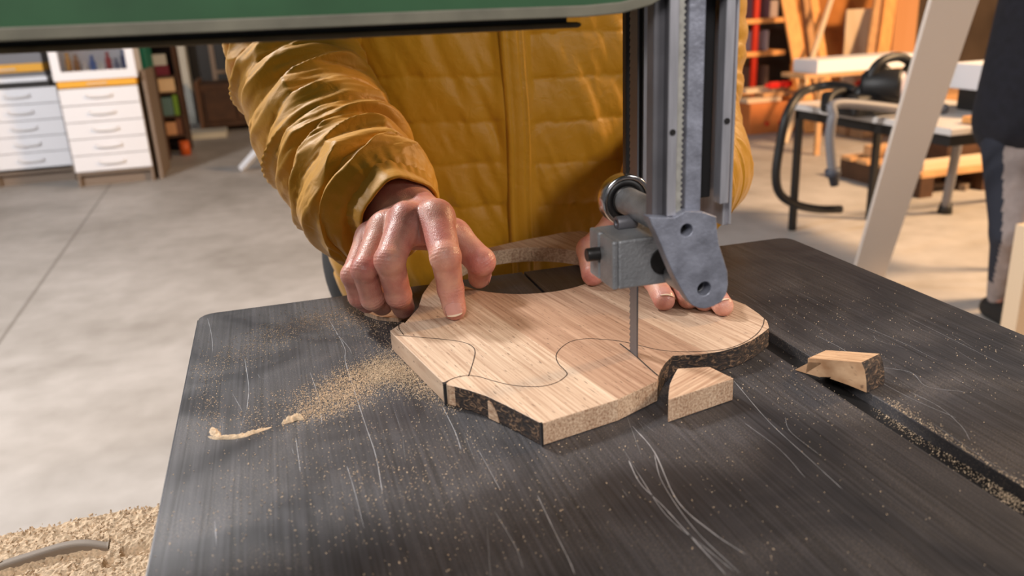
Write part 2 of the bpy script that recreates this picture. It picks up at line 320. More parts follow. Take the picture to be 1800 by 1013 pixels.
# ------------------------------------------------------------------ distance-field sculpting
def seg(p, a, b, ra, rb):
    a = np.asarray(a, np.float32); b = np.asarray(b, np.float32); ba = b-a; pa = p-a
    h = np.clip((pa@ba)/float(ba@ba), 0, 1); q = pa-h[..., None]*ba
    return np.sqrt((q*q).sum(-1))-(ra+(rb-ra)*h)
def smin(a, b, k):
    h = np.clip(.5+.5*(b-a)/k, 0, 1); return b*(1-h)+a*h-k*h*(1-h)
def chain(p, js, rs, k=.003):
    d = None
    for i in range(len(js)-1):
        e = seg(p, js[i], js[i+1], rs[i], rs[i+1]); d = e if d is None else smin(d, e, k)
    return d
def surface_nets(fn, lo, hi, h):
    lo = np.array(lo); hi = np.array(hi); n = np.ceil((hi-lo)/h).astype(int)+1
    xs = [lo[i]+h*np.arange(n[i]) for i in range(3)]; V = np.empty(n, np.float32)
    YY, ZZ = np.meshgrid(xs[1], xs[2], indexing='ij')
    for i0 in range(0, n[0], 8):
        sl = xs[0][i0:i0+8]; pts = np.empty((len(sl),)+YY.shape+(3,), np.float32)
        pts[..., 0] = sl[:, None, None]; pts[..., 1] = YY; pts[..., 2] = ZZ; V[i0:i0+8] = fn(pts)
    S = V < 0; c = n-1
    acc = np.zeros(tuple(c)+(3,)); cnt = np.zeros(tuple(c)); cr = [(0, 0, 0), (1, 0, 0), (0, 1, 0), (1, 1, 0), (0, 0, 1), (1, 0, 1), (0, 1, 1), (1, 1, 1)]
    g = lambda A, o: A[o[0]:o[0]+c[0], o[1]:o[1]+c[1], o[2]:o[2]+c[2]]
    for a in cr:
        for ax in range(3):
            if a[ax]: continue
            b = list(a); b[ax] = 1; va, vb = g(V, a), g(V, b); m = (va < 0) != (vb < 0)
            t = np.where(m, va/(va-vb+1e-20), 0); pos = np.zeros(tuple(c)+(3,), np.float32)
            for k in range(3): pos[..., k] = a[k]
            pos[..., ax] = t; acc += pos*m[..., None]; cnt += m
    act = cnt > 0; idx = -np.ones(tuple(c), np.int64); idx[act] = np.arange(act.sum())
    ii = np.argwhere(act); verts = lo+h*(ii+acc[act]/cnt[act][:, None]); faces = []
    for ax in range(3):
        u, v = (ax+1) % 3, (ax+2) % 3
        sl0 = [slice(1, -1)]*3; sl0[ax] = slice(0, -1); sl1 = list(sl0); sl1[ax] = slice(1, None)
        s0 = S[tuple(sl0)]; s1 = S[tuple(sl1)]; base = np.array([1, 1, 1]); base[ax] = 0
        for flip, mk in ((0, s0 & ~s1), (1, ~s0 & s1)):
            q = np.argwhere(mk)+base
            if not len(q): continue
            du = np.zeros(3, int); du[u] = 1; dv = np.zeros(3, int); dv[v] = 1
            f = np.stack([idx[tuple((q-du-dv).T)], idx[tuple((q-dv).T)], idx[tuple(q.T)], idx[tuple((q-du).T)]], 1)
            faces.append(f[:, ::-1] if flip else f)
    return verts, np.concatenate(faces)

# ------------------------------------------------------------------ setting
floor = box_part('floor', -7, 9, -3, 12, -.1, 0, CONC); tag(floor, kind='structure')

# ------------------------------------------------------------------ band saw
TZ = .95; BT = .9645
saw = thing('band_saw', (.2, .45, 0), 'green band saw with dark scratched steel table, grey guide post and blade', 'band saw')
def rounded(x0, x1, y0, y1, r, n=6, corners=(1, 1, 1, 1)):
    out = []
    for (cx, cy, a0, on) in ((x1-r, y0+r, -PI/2, corners[1]), (x1-r, y1-r, 0, corners[2]), (x0+r, y1-r, PI/2, corners[3]), (x0+r, y0+r, PI, corners[0])):
        if on:
            for k in range(n+1): out.append((cx+r*math.cos(a0+PI/2*k/n), cy+r*math.sin(a0+PI/2*k/n)))
        else: out.append((cx+(r if cx > (x0+x1)/2 else -r), cy+(r if cy > (y0+y1)/2 else -r)))
    return out
TX0, TX1, TY0, TY1 = -.0815, .4862, .165, .7065
bm = prism([rounded(TX0, TX1, TY0, TY1, .013)], .912, .9415)
def merge(bm, other):
    me = bpy.data.meshes.new('tmp'); other.to_mesh(me); other.free(); bm.from_mesh(me); bpy.data.meshes.remove(me)
left_part = rounded(TX0, .3105, TY0, TY1, .013, corners=(1, 0, 0, 1)); k_ = 2      # slab left of the groove, slit from the blade to the back edge
merge(bm, prism([left_part[:k_]+[(.2058, TY1), (.2058, .452), (.2036, .452), (.2036, TY1)]+left_part[k_:]], .9415, TZ))
merge(bm, prism([rounded(.3295, TX1, TY0, TY1, .013, corners=(0, 1, 1, 0))], .9415, TZ))
table = bev(from_bm('table_top', bm, STEEL, saw), .0009, 2)
# groove floor, darker
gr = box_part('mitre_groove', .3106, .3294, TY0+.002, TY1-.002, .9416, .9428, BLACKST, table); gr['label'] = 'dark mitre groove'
# scratches on the table
def ribbon(verts, faces, pts, w, z, jit=0):
    pts = np.array(pts, float); n = len(pts); b = len(verts)
    for i in range(n):
        d = pts[min(i+1, n-1)]-pts[max(i-1, 0)]; d = d/(np.linalg.norm(d)+1e-9); s = np.array([-d[1], d[0]])
        ww = w*(.35 if i in (0, n-1) else 1)*(1+jit*(random.random()-.5)); verts.append((*(pts[i]+s*ww/2), z)); verts.append((*(pts[i]-s*ww/2), z))
    for i in range(n-1): faces.append((b+2*i, b+2*i+2, b+2*i+3, b+2*i+1))
def pxline(pts, z, sub=8):
    c = catmull([(*P(x, y, z)[:2], 0) for x, y in pts], sub); return c[:, :2]
vs, fs = [], []
SCRATCHES = [([(577, 560), (605, 610), (608, 640), (640, 740), (660, 800), (672, 865)], .5), ([(590, 585), (612, 610), (618, 622)], .3),
 ([(778, 715), (800, 760), (810, 790)], .5), ([(840, 790), (862, 830), (878, 860)], .3), ([(945, 872), (975, 935), (1000, 985), (1010, 1010)], .45),
 ([(1105, 810), (1125, 850), (1165, 890), (1215, 945), (1275, 1010)], .7), ([(1112, 750), (1150, 795), (1190, 880), (1250, 935), (1310, 975)], .7), ([(1150, 800), (1165, 850), (1220, 930), (1300, 1008)], .4),
 ([(1290, 670), (1350, 740), (1420, 805), (1480, 860)], .4), ([(1310, 745), (1370, 790), (1415, 840)], .3), ([(1380, 735), (1390, 760), (1440, 800)], .25),
 ([(1435, 590), (1490, 620), (1530, 660), (1600, 700), (1680, 735)], .35), ([(1540, 645), (1600, 655), (1630, 680), (1700, 690)], .35), ([(1600, 690), (1650, 715), (1690, 750), (1705, 775)], .3),
 ([(1520, 575), (1580, 600), (1650, 635)], .3), ([(430, 630), (437, 680), (434, 720)], .4), ([(365, 560), (372, 590), (374, 620)], .3), ([(545, 655), (560, 700), (566, 745)], .35),
 ([(610, 820), (625, 870), (640, 930)], .3), ([(520, 770), (524, 800), (528, 830)], .3), ([(1600, 560), (1680, 600), (1760, 640)], .25), ([(1640, 745), (1720, 800), (1790, 845)], .2), ([(870, 900), (905, 960), (920, 1000)], .22),
 ([(1120, 830), (1170, 905), (1235, 960), (1290, 1005)], .4), ([(1535, 590), (1545, 600), (1590, 612)], .2)]
for pts, w in SCRATCHES: ribbon(vs, fs, pxline(pts, TZ), w*.00085, TZ+.00012, .8)
for k in range(90):
    x = rng.uniform(-.07, .47); y = rng.uniform(.28, .68); l = rng.uniform(.006, .05); a = rng.normal(.05, .1)
    if .19 < x < .345 and rng.random() < .6: continue
    ribbon(vs, fs, [(x+math.sin(a)*l*t, y+math.cos(a)*l*t) for t in (0, .5, 1)], rng.uniform(.00008, .00018), TZ+.0001, .5)
sc = link('scratches', vs, fs, SCR, table); sc['label'] = 'bright scratches on the steel'


# blade
bm = bmesh.new(); ts = []
z = .80; y0, y1 = .457, .4685
outline = [(y0, .80), (y0, 1.36)]
zz = 1.36
while zz > .803:
    outline.append((y1, zz)); outline.append((y1-.0016, zz-.0006)); zz -= .004
outline.append((y1, .80))
vv = [bm.verts.new((.2071, y, z)) for y, z in outline]; ff = bm.faces.new(vv)
ex = bmesh.ops.extrude_face_region(bm, geom=[ff]); bmesh.ops.translate(bm, verts=[g for g in ex['geom'] if isinstance(g, bmesh.types.BMVert)], vec=(.0011, 0, 0))
bmesh.ops.triangulate(bm, faces=[f for f in bm.faces if len(f.verts) > 4])
bl = from_bm('blade', bm, BLADEM, saw)

# guide post
zt = 1.36
bm = bmesh.new()
bbox(bm, .2022, .2090, .425, .434, 1.066, zt); bbox(bm, .2090, .2142, .421, .434, 1.066, zt)
o = bev(from_bm('post_channel', bm, ALUDK, saw, mats=[ALU]), .0006)
bm = bmesh.new(); bbox(bm, .2088, .2144, .4195, .4212, 1.067, zt); bev(from_bm('channel_strip', bm, ALU, o), .0005)['label'] = 'bright face strip of the channel'
# rack with teeth
rk = []; zz = 1.068
prof = [(.2144, 1.068)]
while zz < zt-.004:
    prof += [(.2180, zz), (.2192, zz+.0012), (.2180, zz+.0026)]; zz += .0032
prof += [(.2180, zt), (.2144, zt)]
rack = from_bm('gear_rack', prism_xz(prof, .4215, .4285), RACKM, saw); rack['label'] = 'toothed dusty rack'
# centre bar flows into the bracket
box_part('centre_bar', .2229, .2331, .425, .445, 1.06, zt, CASTBLUE, saw, .0008)
box_part('dark_slide_bar', .2335, .2458, .437, .462, 1.071, zt, BLACK, saw, .0008)
box_part('slide_backing', .2142, .2335, .447, .458, 1.069, zt, BLACKST, saw)
bm = bmesh.new(); bbox(bm, .2455, .2512, .425, .4335, 1.069, zt); bbox(bm, .2512, .2556, .431, .462, 1.054, zt)
rch = bev(from_bm('side_channel', bm, ALU, saw), .0006)
bm = bmesh.new(); bbox(bm, .2540, .2556, .4285, .4315, 1.055, zt); bev(from_bm('channel_lip', bm, ALU, rch), .0004)
for cx, cz, yy, par in ((.2113, 1.1148, .4192, o), (.2480, 1.1175, .4246, rch)):
    bm = bmesh.new(); cyl(bm, (cx, yy+.001, cz), (cx, yy-.0004, cz), .0017, n=16); r = from_bm('set_screw', bm, BLACKST, par)
bm = bmesh.new(); bbox(bm, .2085, .2275, .478, .482, 1.075, 1.34); bbox(bm, .2085, .2105, .4765, .478, 1.075, 1.34)
bg = bev(from_bm('blade_guard', bm, BLACKST, saw), .0004)
bm = bmesh.new(); bbox(bm, .2195, .2222, .4755, .4779, 1.075, 1.34); bev(from_bm('guard_edge', bm, ALU, bg), .0004)['label'] = 'bright edge of the blade guard'

# bracket plate with two holes
zoff = .416
def hole(cx, cz, r, n=28): return [(cx+r*math.cos(2*PI*k/n), cz+r*math.sin(2*PI*k/n)) for k in range(n)]
plpx = [(1141, 382), (1185, 384), (1205, 372), (1235, 373), (1259, 381), (1261, 405), (1264, 430), (1272, 455), (1279, 478), (1280, 500), (1277, 517), (1268, 531), (1254, 539), (1240, 543), (1228, 542), (1217, 537), (1209, 528), (1196, 506), (1184, 483), (1170, 450), (1156, 416), (1146, 396)]
plate_poly = [(PY(x, y, .416)[0], PY(x, y, .416)[2]) for x, y in plpx]
h1 = PY(1207, 405, .416); h2 = PY(1238, 508, .416)
bm = prism_xz(plate_poly, .416, .4245, [hole(h1[0], h1[2], .0038), hole(h2[0], h2[2], .0044)])
br = bev(from_bm('guide_bracket', bm, CASTBLUE, saw), .0003, 1)
def pipe(bm, a, b, ro, ri, n=32):
    a = np.array(a, float); b = np.array(b, float); s, u = ring_frame(b-a); R = []
    for q, r in ((a, ro), (b, ro), (b, ri), (a, ri)): R.append([bm.verts.new(tuple(q+r*(math.cos(2*PI*k/n)*s+math.sin(2*PI*k/n)*u))) for k in range(n)])
    for q in range(4):
        for k in range(n):
            f = bm.faces.new((R[q][k], R[q][(k+1) % n], R[(q+1) % 4][(k+1) % n], R[(q+1) % 4][k])); f.smooth = True
bm = bmesh.new(); pipe(bm, (h2[0], .4245, h2[2]), (h2[0], .452, h2[2]), .0095, .0043)
b1 = bev(from_bm('lower_boss', bm, CAST, br), .0008)
bm = bmesh.new(); cyl(bm, (h1[0], .425, h1[2]), (h1[0], .500, h1[2]), .0092)
b2 = bev(from_bm('upper_shaft', bm, CAST, br), .001)
bm = bmesh.new(); cyl(bm, (h2[0]+.001, .445, h2[2]+.001), (h2[0]-.001, .485, h2[2]+.003), .0068); from_bm('clamp_rod', bm, BLACKST, br)
bm = bmesh.new(); cyl(bm, (h1[0], .4256, h1[2]), (h1[0], .4248, h1[2]), .0037); from_bm('hole_bottom', bm, BLACK, br)  # black discs put the shade inside both holes into colour
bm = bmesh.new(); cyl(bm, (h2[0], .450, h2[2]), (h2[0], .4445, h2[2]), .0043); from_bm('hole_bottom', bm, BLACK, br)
# bearing
bx, bz, by = .2217, 1.0574, .510
bm = bmesh.new(); pipe(bm, (bx, by-.0055, bz), (bx, by+.0055, bz), .0175, .0143, 64); bea = bev(from_bm('thrust_bearing', bm, CHROME, saw), .0009, 3)
bm = bmesh.new(); pipe(bm, (bx, by-.0043, bz), (bx, by+.0043, bz), .0144, .0098, 48); s = from_bm('bearing_seal', bm, BLACK, bea); s['label'] = 'black bearing seal'
bm = bmesh.new(); pipe(bm, (bx, by-.0055, bz), (bx, by+.0055, bz), .0099, .006, 48); from_bm('inner_race', bm, BLACKST, bea)
# guide block, clamped, with slot, side screw and top pin
bm = bmesh.new(); BX0, BX1, BY0, BY1, BZ0, BZ1 = .1888, .2340, .452, .4915, 1.0146, 1.0460
bbox(bm, BX0+.004, BX1, BY0, BY1, BZ0, BZ1); bbox(bm, BX0, BX0+.004, BY0, .4735, BZ0, BZ1); bbox(bm, BX0, BX0+.004, .4757, BY1, BZ0, BZ1)
blk = bev(from_bm('guide_block', bm, CAST, saw), .0012, 3)
bm = bmesh.new(); bbox(bm, BX0+.0034, BX0+.0042, .4735, .4757, BZ0+.002, BZ1-.002); from_bm('clamp_slot', bm, BLACK, blk)
sp = PY(1049, 453, .474); 
bm = bmesh.new(); cyl(bm, (BX0+.002, .475, 1.0325), (BX0-.0085, .475, 1.0325), .0044); sc1 = bev(from_bm('side_screw', bm, BLACKST, blk), .0007)
bm = bmesh.new(); pipe(bm, (.2030, .480, 1.0495), (.2165, .480, 1.0495), .0047, .0022); bev(from_bm('top_pin', bm, ALUDK, blk), .0004)
bm = bmesh.new(); cyl(bm, (.2225, .4525, 1.030), (.2225, .4505, 1.030), .0085); from_bm('screw_recess', bm, BLACKST, blk)

# upper wheel casing, green, slightly sagging bottom edge, rounded arris
cas = [(-.75, 1.1862), (.10, 1.1790), (.160, 1.1782), (.180, 1.1790), (.196, 1.1822), (.206, 1.1868), (.214, 1.1900), (.300, 1.1900), (.300, 1.1905), (.300, 1.60), (-.75, 1.60)]
bm = prism_xz(cas, .418, .640); cs = bev(from_bm('upper_wheel_casing', bm, GREEN, saw), .005, 4, .6)
wb = [(x, z-.0002) for x, z in cas[:6]]+[(x, z+.0055) for x, z in cas[:6]][::-1]  # added strip: shading of the rounded lower edge put into its colour
o_ = bev(from_bm('bevel_shading_strip', prism_xz(wb, .4165, .4185), mat('shading_grey_olive', hexc(98, 94, 80), rough=.6, noise=.25, nscale=40), cs), .0006); o_['label'] = 'grey olive painted shading of the lower edge'
# rail below the casing: black groove with a brown lower strip
bm = prism_xz([(-.75, 1.1835), (.160, 1.1752), (.160, 1.1795), (-.75, 1.1875)], .445, .47); gp = from_bm('groove_strip', bm, BLACK, cs); gp['label'] = 'black groove under the casing'
bm = prism_xz([(-.75, 1.1802), (.166, 1.1722), (.168, 1.1738), (.166, 1.1752), (-.75, 1.1838)], .442, .47); br_ = bev(from_bm('bottom_rail', bm, GRIME, cs), .0008, 2); br_['label'] = 'brown rail under the casing'
# the guide and the casing sit a little nearer the front of the table than the blade: shrink to real size and set in place
def reseat(o, k=.89, dz=.13035):
    for v in o.data.vertices: v.co = Vector((v.co.x*k, v.co.y*k, v.co.z*k+dz))
    for c_ in o.children: reseat(c_)
for o_ in saw.children:
    if o_.name.split('.')[0] in ('post_channel', 'gear_rack', 'centre_bar', 'dark_slide_bar', 'slide_backing', 'side_channel', 'guide_bracket', 'thrust_bearing', 'guide_block', 'upper_wheel_casing'): reseat(o_)
# polished strip added for the lit line along the table's worn left arris
bm = bmesh.new(); bbox(bm, TX0-.0006, TX0+.0003, TY0+.014, TY1-.014, TZ-.0016, TZ-.0001); from_bm('lit_worn_edge', bm, CHROME, table)['label'] = 'bright lit line of the worn edge'
# column, lower housing (left, under the table) with sawdust
bm = prism_xz([(-.75, .30), (-.60, .30), (-.60, 1.45), (-.75, 1.45)], .38, .56); bev(from_bm('column', bm, GREEN, saw), .01)
bm = bmesh.new(); bbox(bm, -.75, .42, .20, .670, .02, .790); bev(from_bm('lower_housing', bm, GREEN, saw), .004)
bm = bmesh.new(); bbox(bm, .06, .34, .30, .60, .78, .915); bev(from_bm('table_trunnion', bm, BLACKST, saw), .004)
# lip of the housing lid, partly buried in sawdust
lip = catmull([(*P(-60, 1022, .80)[:2], .800), (*P(0, 1004, .80)[:2], .802), (*P(50, 990, .80)[:2], .803), (*P(110, 974, .80)[:2], .804), (*P(150, 968, .80)[:2], .8035), (*P(192, 966, .80)[:2], .800)], 6)
vs, fs = [], []
for i, c in enumerate(lip):
    for dy, dz in ((.0, -.012), (.0, .0015), (.007, .0030), (.007, -.012)): vs.append((c[0], c[1]+dy, c[2]+dz))
for i in range(len(lip)-1):
    for k in range(4): fs.append((4*i+k, 4*i+(k+1) % 4, 4*i+4+(k+1) % 4, 4*i+4+k))
fs += [(0, 1, 2, 3), tuple(4*(len(lip)-1)+k for k in (3, 2, 1, 0))]
lp = link('lid_lip', vs, fs, mat('grey_lid_lip', hexc(120, 106, 92), rough=.6), saw); bev(lp, .002, 3); lp['label'] = 'grey lip of the lower housing lid'

# sawdust heap on the housing
nx, ny = 260, 150
X, Y = np.meshgrid(np.linspace(-.50, .02, nx), np.linspace(.40, .676, ny), indexing='ij')
pp = np.stack([X, Y, 0*X], -1)
hgt = .796+.007*fbm(pp*22, 3, 3)+.0055*fbm(pp*190, 3, 5)+.0026*vnoise(pp*640, 9)
ly = np.interp(X, lip[:, 0], lip[:, 1], right=.60)
hgt = hgt-.0085*np.exp(-((Y-(ly-.006))/.006)**2)*(X < lip[-1, 0]+.006)
dist2 = np.clip((X-lip[-1, 0]-.008)/.06, 0, 1); hgt = hgt-.010*np.exp(-((Y-(ly+.004))/.005)**2)*((X > lip[-1, 0]+.010) & (X < lip[-1, 0]+.07))
hgt = np.where(Y > .662, hgt-(Y-.662)*.9, hgt); hgt = np.maximum(hgt, .7895)
vs = np.stack([X, Y, hgt], -1).reshape(-1, 3); I = np.arange(nx*ny).reshape(nx, ny)
fs = np.stack([I[:-1, :-1], I[1:, :-1], I[1:, 1:], I[:-1, 1:]], -1).reshape(-1, 4)
o = link('sawdust', vs, fs, DUST); tag(o, 'thick tan sawdust heaped on the lower housing left of the table', 'sawdust', kind='stuff')
def grains(name, pts, sizes, label, m=DUST, zb=TZ):
    n = len(pts); base = np.array([(1, 1, 1), (1, -1, -1), (-1, 1, -1), (-1, -1, 1)], float)
    q = rng.normal(size=(n, 3, 3)); Q = np.array([np.linalg.qr(a)[0] for a in q]); st = np.stack([sizes*rng.uniform(.8, 2.2, n), sizes, sizes*.7], -1)
    v = (base[None]*st[:, None, :]) ; v = np.einsum('nij,nkj->nki', Q, v); v[..., 2] -= v[..., 2].min(1)[:, None]
    v = v+np.asarray(pts)[:, None, :]; v = v.reshape(-1, 3); i = np.arange(n)[:, None]*4
    f = np.concatenate([i+np.array([[0, 1, 2]]), i+np.array([[0, 3, 1]]), i+np.array([[0, 2, 3]]), i+np.array([[1, 3, 2]])])
    o = link(name, v, f, m); return tag(o, label, 'sawdust', kind='stuff')
# chips on top of that heap
k = 5200; gx = rng.uniform(-.5, .0, k); gy = rng.uniform(.45, .668, k)
gi = np.clip(((gx+.50)/.52*(nx-1)).astype(int), 0, nx-1); gj = np.clip(((gy-.40)/.276*(ny-1)).astype(int), 0, ny-1)
grains('sawdust_chips', np.stack([gx, gy, hgt[gi, gj]], -1), rng.uniform(.0004, .0010, k), 'coarse wood chips lying on the sawdust heap at the lower left')

# ------------------------------------------------------------------ workpiece
S7 = lambda x, y: (660+x/2.5714, 480+y/2.5714)
def W7(x, y): return tuple(P(*S7(x, y), BT)[:2])
def W(x, y): return tuple(P(x, y, BT)[:2])
front = [W7(66, 262), W7(78, 277), W7(303, 494), W7(303, 500), W7(318, 503), W7(326, 506), W7(357, 513), W7(420, 530), W7(500, 556), W7(600, 604), W7(690, 650), W7(750, 681), W7(1095, 572), W7(1275, 486), W7(1279, 468), W7(1290, 440), W7(1310, 408), W7(1345, 374), W7(1478, 367), W7(1560, 355), W7(1640, 332), W7(1705, 302), W7(1750, 272), W7(1780, 248), W7(1770, 215), W7(1735, 185)]
back = [W(1310, 535), (.3185, .535), (.315, .60), (.311, .66), (.3045, .72), (.298, .752), (.286, .770), (.267, .772), (.250, .7675), (.229, .764), (.205, .757), (.178, .748), (.150, .728), (.128, .702), (.112, .670), (.099, .640), W(735, 541), W7(190, 160), W7(132, 226), W7(126, 222)]
outl = front+back
# smooth only the hidden/back run
hc = (.199, .670); HR = .0672
hol = [(hc[0]+HR*math.cos(2*PI*k/72), hc[1]+HR*math.sin(2*PI*k/72)) for k in range(72)]
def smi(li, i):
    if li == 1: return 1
    if i in (14, 15, 16): return 2  # faces inside the cut: shade and burn painted with the dark bark
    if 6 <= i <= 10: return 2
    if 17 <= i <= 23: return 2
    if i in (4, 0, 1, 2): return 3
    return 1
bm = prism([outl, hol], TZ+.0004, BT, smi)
board = from_bm('workpiece', bm, OAK, mats=[OAKEND, BARK_SHADE, OAK])
tag(board, 'glued oak board with a round hole held flat on the saw table', 'wooden board')
bev(board, .0005, 2)
vs, fs = [], []
PEN = [[(105, 235), (108, 255), (130, 282)], [(80, 280), (200, 291), (330, 303), (400, 315), (437, 332), (450, 355), (445, 390), (430, 440), (420, 468)],
 [(315, 500), (345, 480), (400, 466), (460, 468), (520, 485), (600, 505), (680, 514), (760, 512), (820, 495), (855, 472), (866, 455), (850, 435), (828, 412), (817, 385), (822, 360), (850, 330), (890, 308), (950, 298), (1020, 300), (1100, 308), (1180, 325), (1280, 348), (1380, 357), (1480, 355), (1580, 345), (1660, 318), (1720, 280), (1750, 240), (1758, 205)]]
for ln in PEN:
    ribbon(vs, fs, catmull([(*P(*S7(x, y), BT)[:2], 0) for x, y in ln], 8)[:, :2], .00062, BT+.00015, .5)
pl = link('pencil_line', vs, fs, PENCIL, board); pl['label'] = 'curved pencil cutting lines'
# saw kerf: open cut from the blade to the front edge, plus notch lines on the left end
vs, fs = [], []
ribbon(vs, fs, catmull([(*P(*S7(x, y), BT)[:2], 0) for x, y in [(1103, 319), (1140, 347), (1180, 379), (1230, 425), (1279, 467)]], 8)[:, :2], .0010, BT+.0002)
kf = link('saw_kerf', vs, fs, mat('kerf_shadow_char', (.02, .012, .008, 1), rough=.9), board); kf['label'] = 'dark saw cut running from the blade'
# notches at left (thin dark steps on the front-left faces)
def vline(a, w, name):
    x, y = a; bm = bmesh.new(); bbox(bm, x-w, x+w, y-w*1.6, y+w*1.6, TZ+.0006, BT+.0003); k = from_bm(name, bm, BLACK, board); k['label'] = 'dark saw notch'; return k
vline(W7(312, 500), .0010, 'saw_notch'); vline(W7(750, 681), .0006, 'saw_notch')
vs, fs = [], []; ribbon(vs, fs, [W7(303, 503), W7(325, 490), W7(347, 480)], .0009, BT+.0002); link('saw_notch', vs, fs, BLACK, board)['label'] = 'dark notch on the front left corner'
# pale knot on the dark edge
a = np.array(P(*S7(508, 562), BT)); b_ = np.array(P(*S7(555, 583), BT)); z0 = TZ+.001
vs = []; 
d_ = nrm([b_[0]-a[0], b_[1]-a[1], 0]); nn = np.array([d_[1], -d_[0], 0]) 
if nn[1] > 0: nn = -nn
L_ = np.linalg.norm((b_-a)[:2]); kn = [(0, 0), (0, .0135), (.3, .013), (.65, .009), (.9, .004), (1.0, 0)]
pts = [a+d_*L_*u+nn*.0004+np.array([0, 0, TZ+.0007-a[2]+h*.85]) for u, h in kn]; ptb = [p-nn*.002 for p in pts]
link('pale_knot', pts+ptb, [tuple(range(6)), tuple(range(11, 5, -1))]+[(i, (i+1) % 6, 6+(i+1) % 6, 6+i) for i in range(6)], OAKEND, board)['label'] = 'pale knot in the dark edge'

# offcut beside the kerf
oc = [W7(1365, 436), W7(1347, 468), W7(1330, 505), W7(1324, 545), W7(1323, 578), W7(1619, 480), W7(1512, 428)]
sh = np.array([0, 0]); bm = prism([oc], TZ+.0003, BT+.0006, lambda l, i: 2 if i in (0, 1, 2, 3) else (1 if i == 4 else 1))  # side facing the cut: its shade painted with the dark bark
o = bev(from_bm('oak_offcut', bm, OAKCUT, mats=[OAKEND, BARK_SHADE]), .0005); tag(o, 'small five sided oak offcut lying against the front of the board', 'wood offcut')
# small offcut by the mitre groove with two saw nicks, resting tilted
A = P(1397, 652); B = P(1523, 692); ux = nrm([B[0]-A[0], B[1]-A[1], 0]); uy = np.array([-ux[1], ux[0], 0])
if uy[1] < 0: uy = -uy
def onplane(x, y):      # picture point -> (s, z) on the vertical plane through A, B
    r = ray(x, y); n_ = uy; t = ((A-CAM)@n_)/(r@n_); q = CAM+t*r; return ((q-A)@ux, q[2])
S8 = lambda x, y: (1260+x/2.8148, 400+y/2.8148)
fp = [onplane(*S8(x, y)) for x, y in [(385, 706), (450, 672), (514, 676), (514, 670), (450, 667), (450, 648), (485, 650), (716, 668), (732, 705), (740, 760), (742, 818), (650, 780), (560, 748), (565, 742), (565, 738), (505, 740), (440, 722)]]
fp = [(s, max(z, TZ+.0006)) for s, z in fp]
dvec = uy*.016+np.array([.004, 0, .0]); bm = bmesh.new()
f0 = [bm.verts.new(tuple(A+ux*s+np.array([0, 0, z-A[2]]))) for s, z in fp]; f1 = [bm.verts.new(tuple(np.array(v.co)+dvec)) for v in f0]
bm.faces.new(f0); bm.faces.new(f1[::-1])
for i in range(len(f0)):
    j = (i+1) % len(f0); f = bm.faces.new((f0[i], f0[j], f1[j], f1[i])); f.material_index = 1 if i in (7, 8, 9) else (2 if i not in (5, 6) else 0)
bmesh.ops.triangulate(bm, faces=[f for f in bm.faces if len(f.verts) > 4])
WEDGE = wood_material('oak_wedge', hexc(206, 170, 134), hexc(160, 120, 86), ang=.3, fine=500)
o = from_bm('oak_wedge', bm, WEDGE, mats=[BARK_SHADE, OAKEND]); tag(o, 'little oak wedge with two saw nicks lying by the table groove', 'wood offcut')
# sliver under the fingertips of the left-hand-side hand
sl = [tuple(P(x, y, .9535)[:2]) for x, y in [(640, 548), (662, 556), (700, 560), (712, 553), (700, 540), (660, 538)]]
o = from_bm('wood_sliver', prism([sl], TZ+.0002, .9535), OAKCUT); tag(o, 'thin wood sliver pinned under the curled fingertips at the board end', 'wood offcut')

# loose sawdust on the table
def along(pts, n, jit, z=TZ, dens=None):
    c = pxline(pts, z, 20); i = rng.integers(0, len(c), n); q = c[i]+rng.normal(size=(n, 2))*jit; return q
G = [along([(700, 640), (650, 660), (600, 690), (560, 720)], 9000, .013), along([(760, 690), (700, 655), (655, 655)], 5000, .010), along([(720, 650), (790, 720)], 700, .006), along([(735, 600), (690, 620), (670, 640)], 900, .010),
     along([(560, 722), (520, 738)], 260, .004), along([(680, 610), (640, 560), (560, 560), (480, 590), (400, 640)], 3000, .016), along([(362, 640), (372, 700), (370, 760)], 420, .006),
     along([(480, 690), (440, 740), (470, 760)], 260, .007), along([(600, 780), (700, 850), (800, 850)], 700, .035), along([(430, 800), (420, 900), (500, 980)], 330, .03),
     along([(640, 760), (760, 800), (900, 900)], 600, .04), along([(1000, 880), (1200, 800), (1400, 850)], 330, .05), along([(1560, 710), (1640, 760), (1760, 840), (1800, 870)], 1200, .004),
     along([(1440, 560), (1600, 620), (1760, 700)], 420, .05), along([(1340, 640), (1400, 690), (1500, 760)], 260, .02), along([(1380, 520), (1480, 560)], 90, .03)]
q = np.concatenate(G); q = q[(q[:, 0] > TX0+.002) & (q[:, 0] < TX1-.002) & (q[:, 1] < TY1-.002)]
q = q[~((q[:, 0] > .2028) & (q[:, 0] < .2054))]
zt_ = np.where((q[:, 0] > .3107) & (q[:, 0] < .3293), .9428, TZ)
def inside(px_, py_, poly):
    c = np.zeros(len(px_), bool); n = len(poly)
    for i in range(n):
        x1, y1 = poly[i]; x2, y2 = poly[(i+1) % n]; m = ((y1 > py_) != (y2 > py_)) & (px_ < (x2-x1)*(py_-y1)/(y2-y1+1e-12)+x1); c ^= m
    return c
m_ = ~inside(q[:, 0], q[:, 1], outl) & ~inside(q[:, 0], q[:, 1], oc); q = q[m_]; zt_ = zt_[m_]
grains('sawdust', np.c_[q, zt_+.0001], rng.uniform(.00009, .00026, len(q)), 'fine sawdust scattered over the dark steel table')
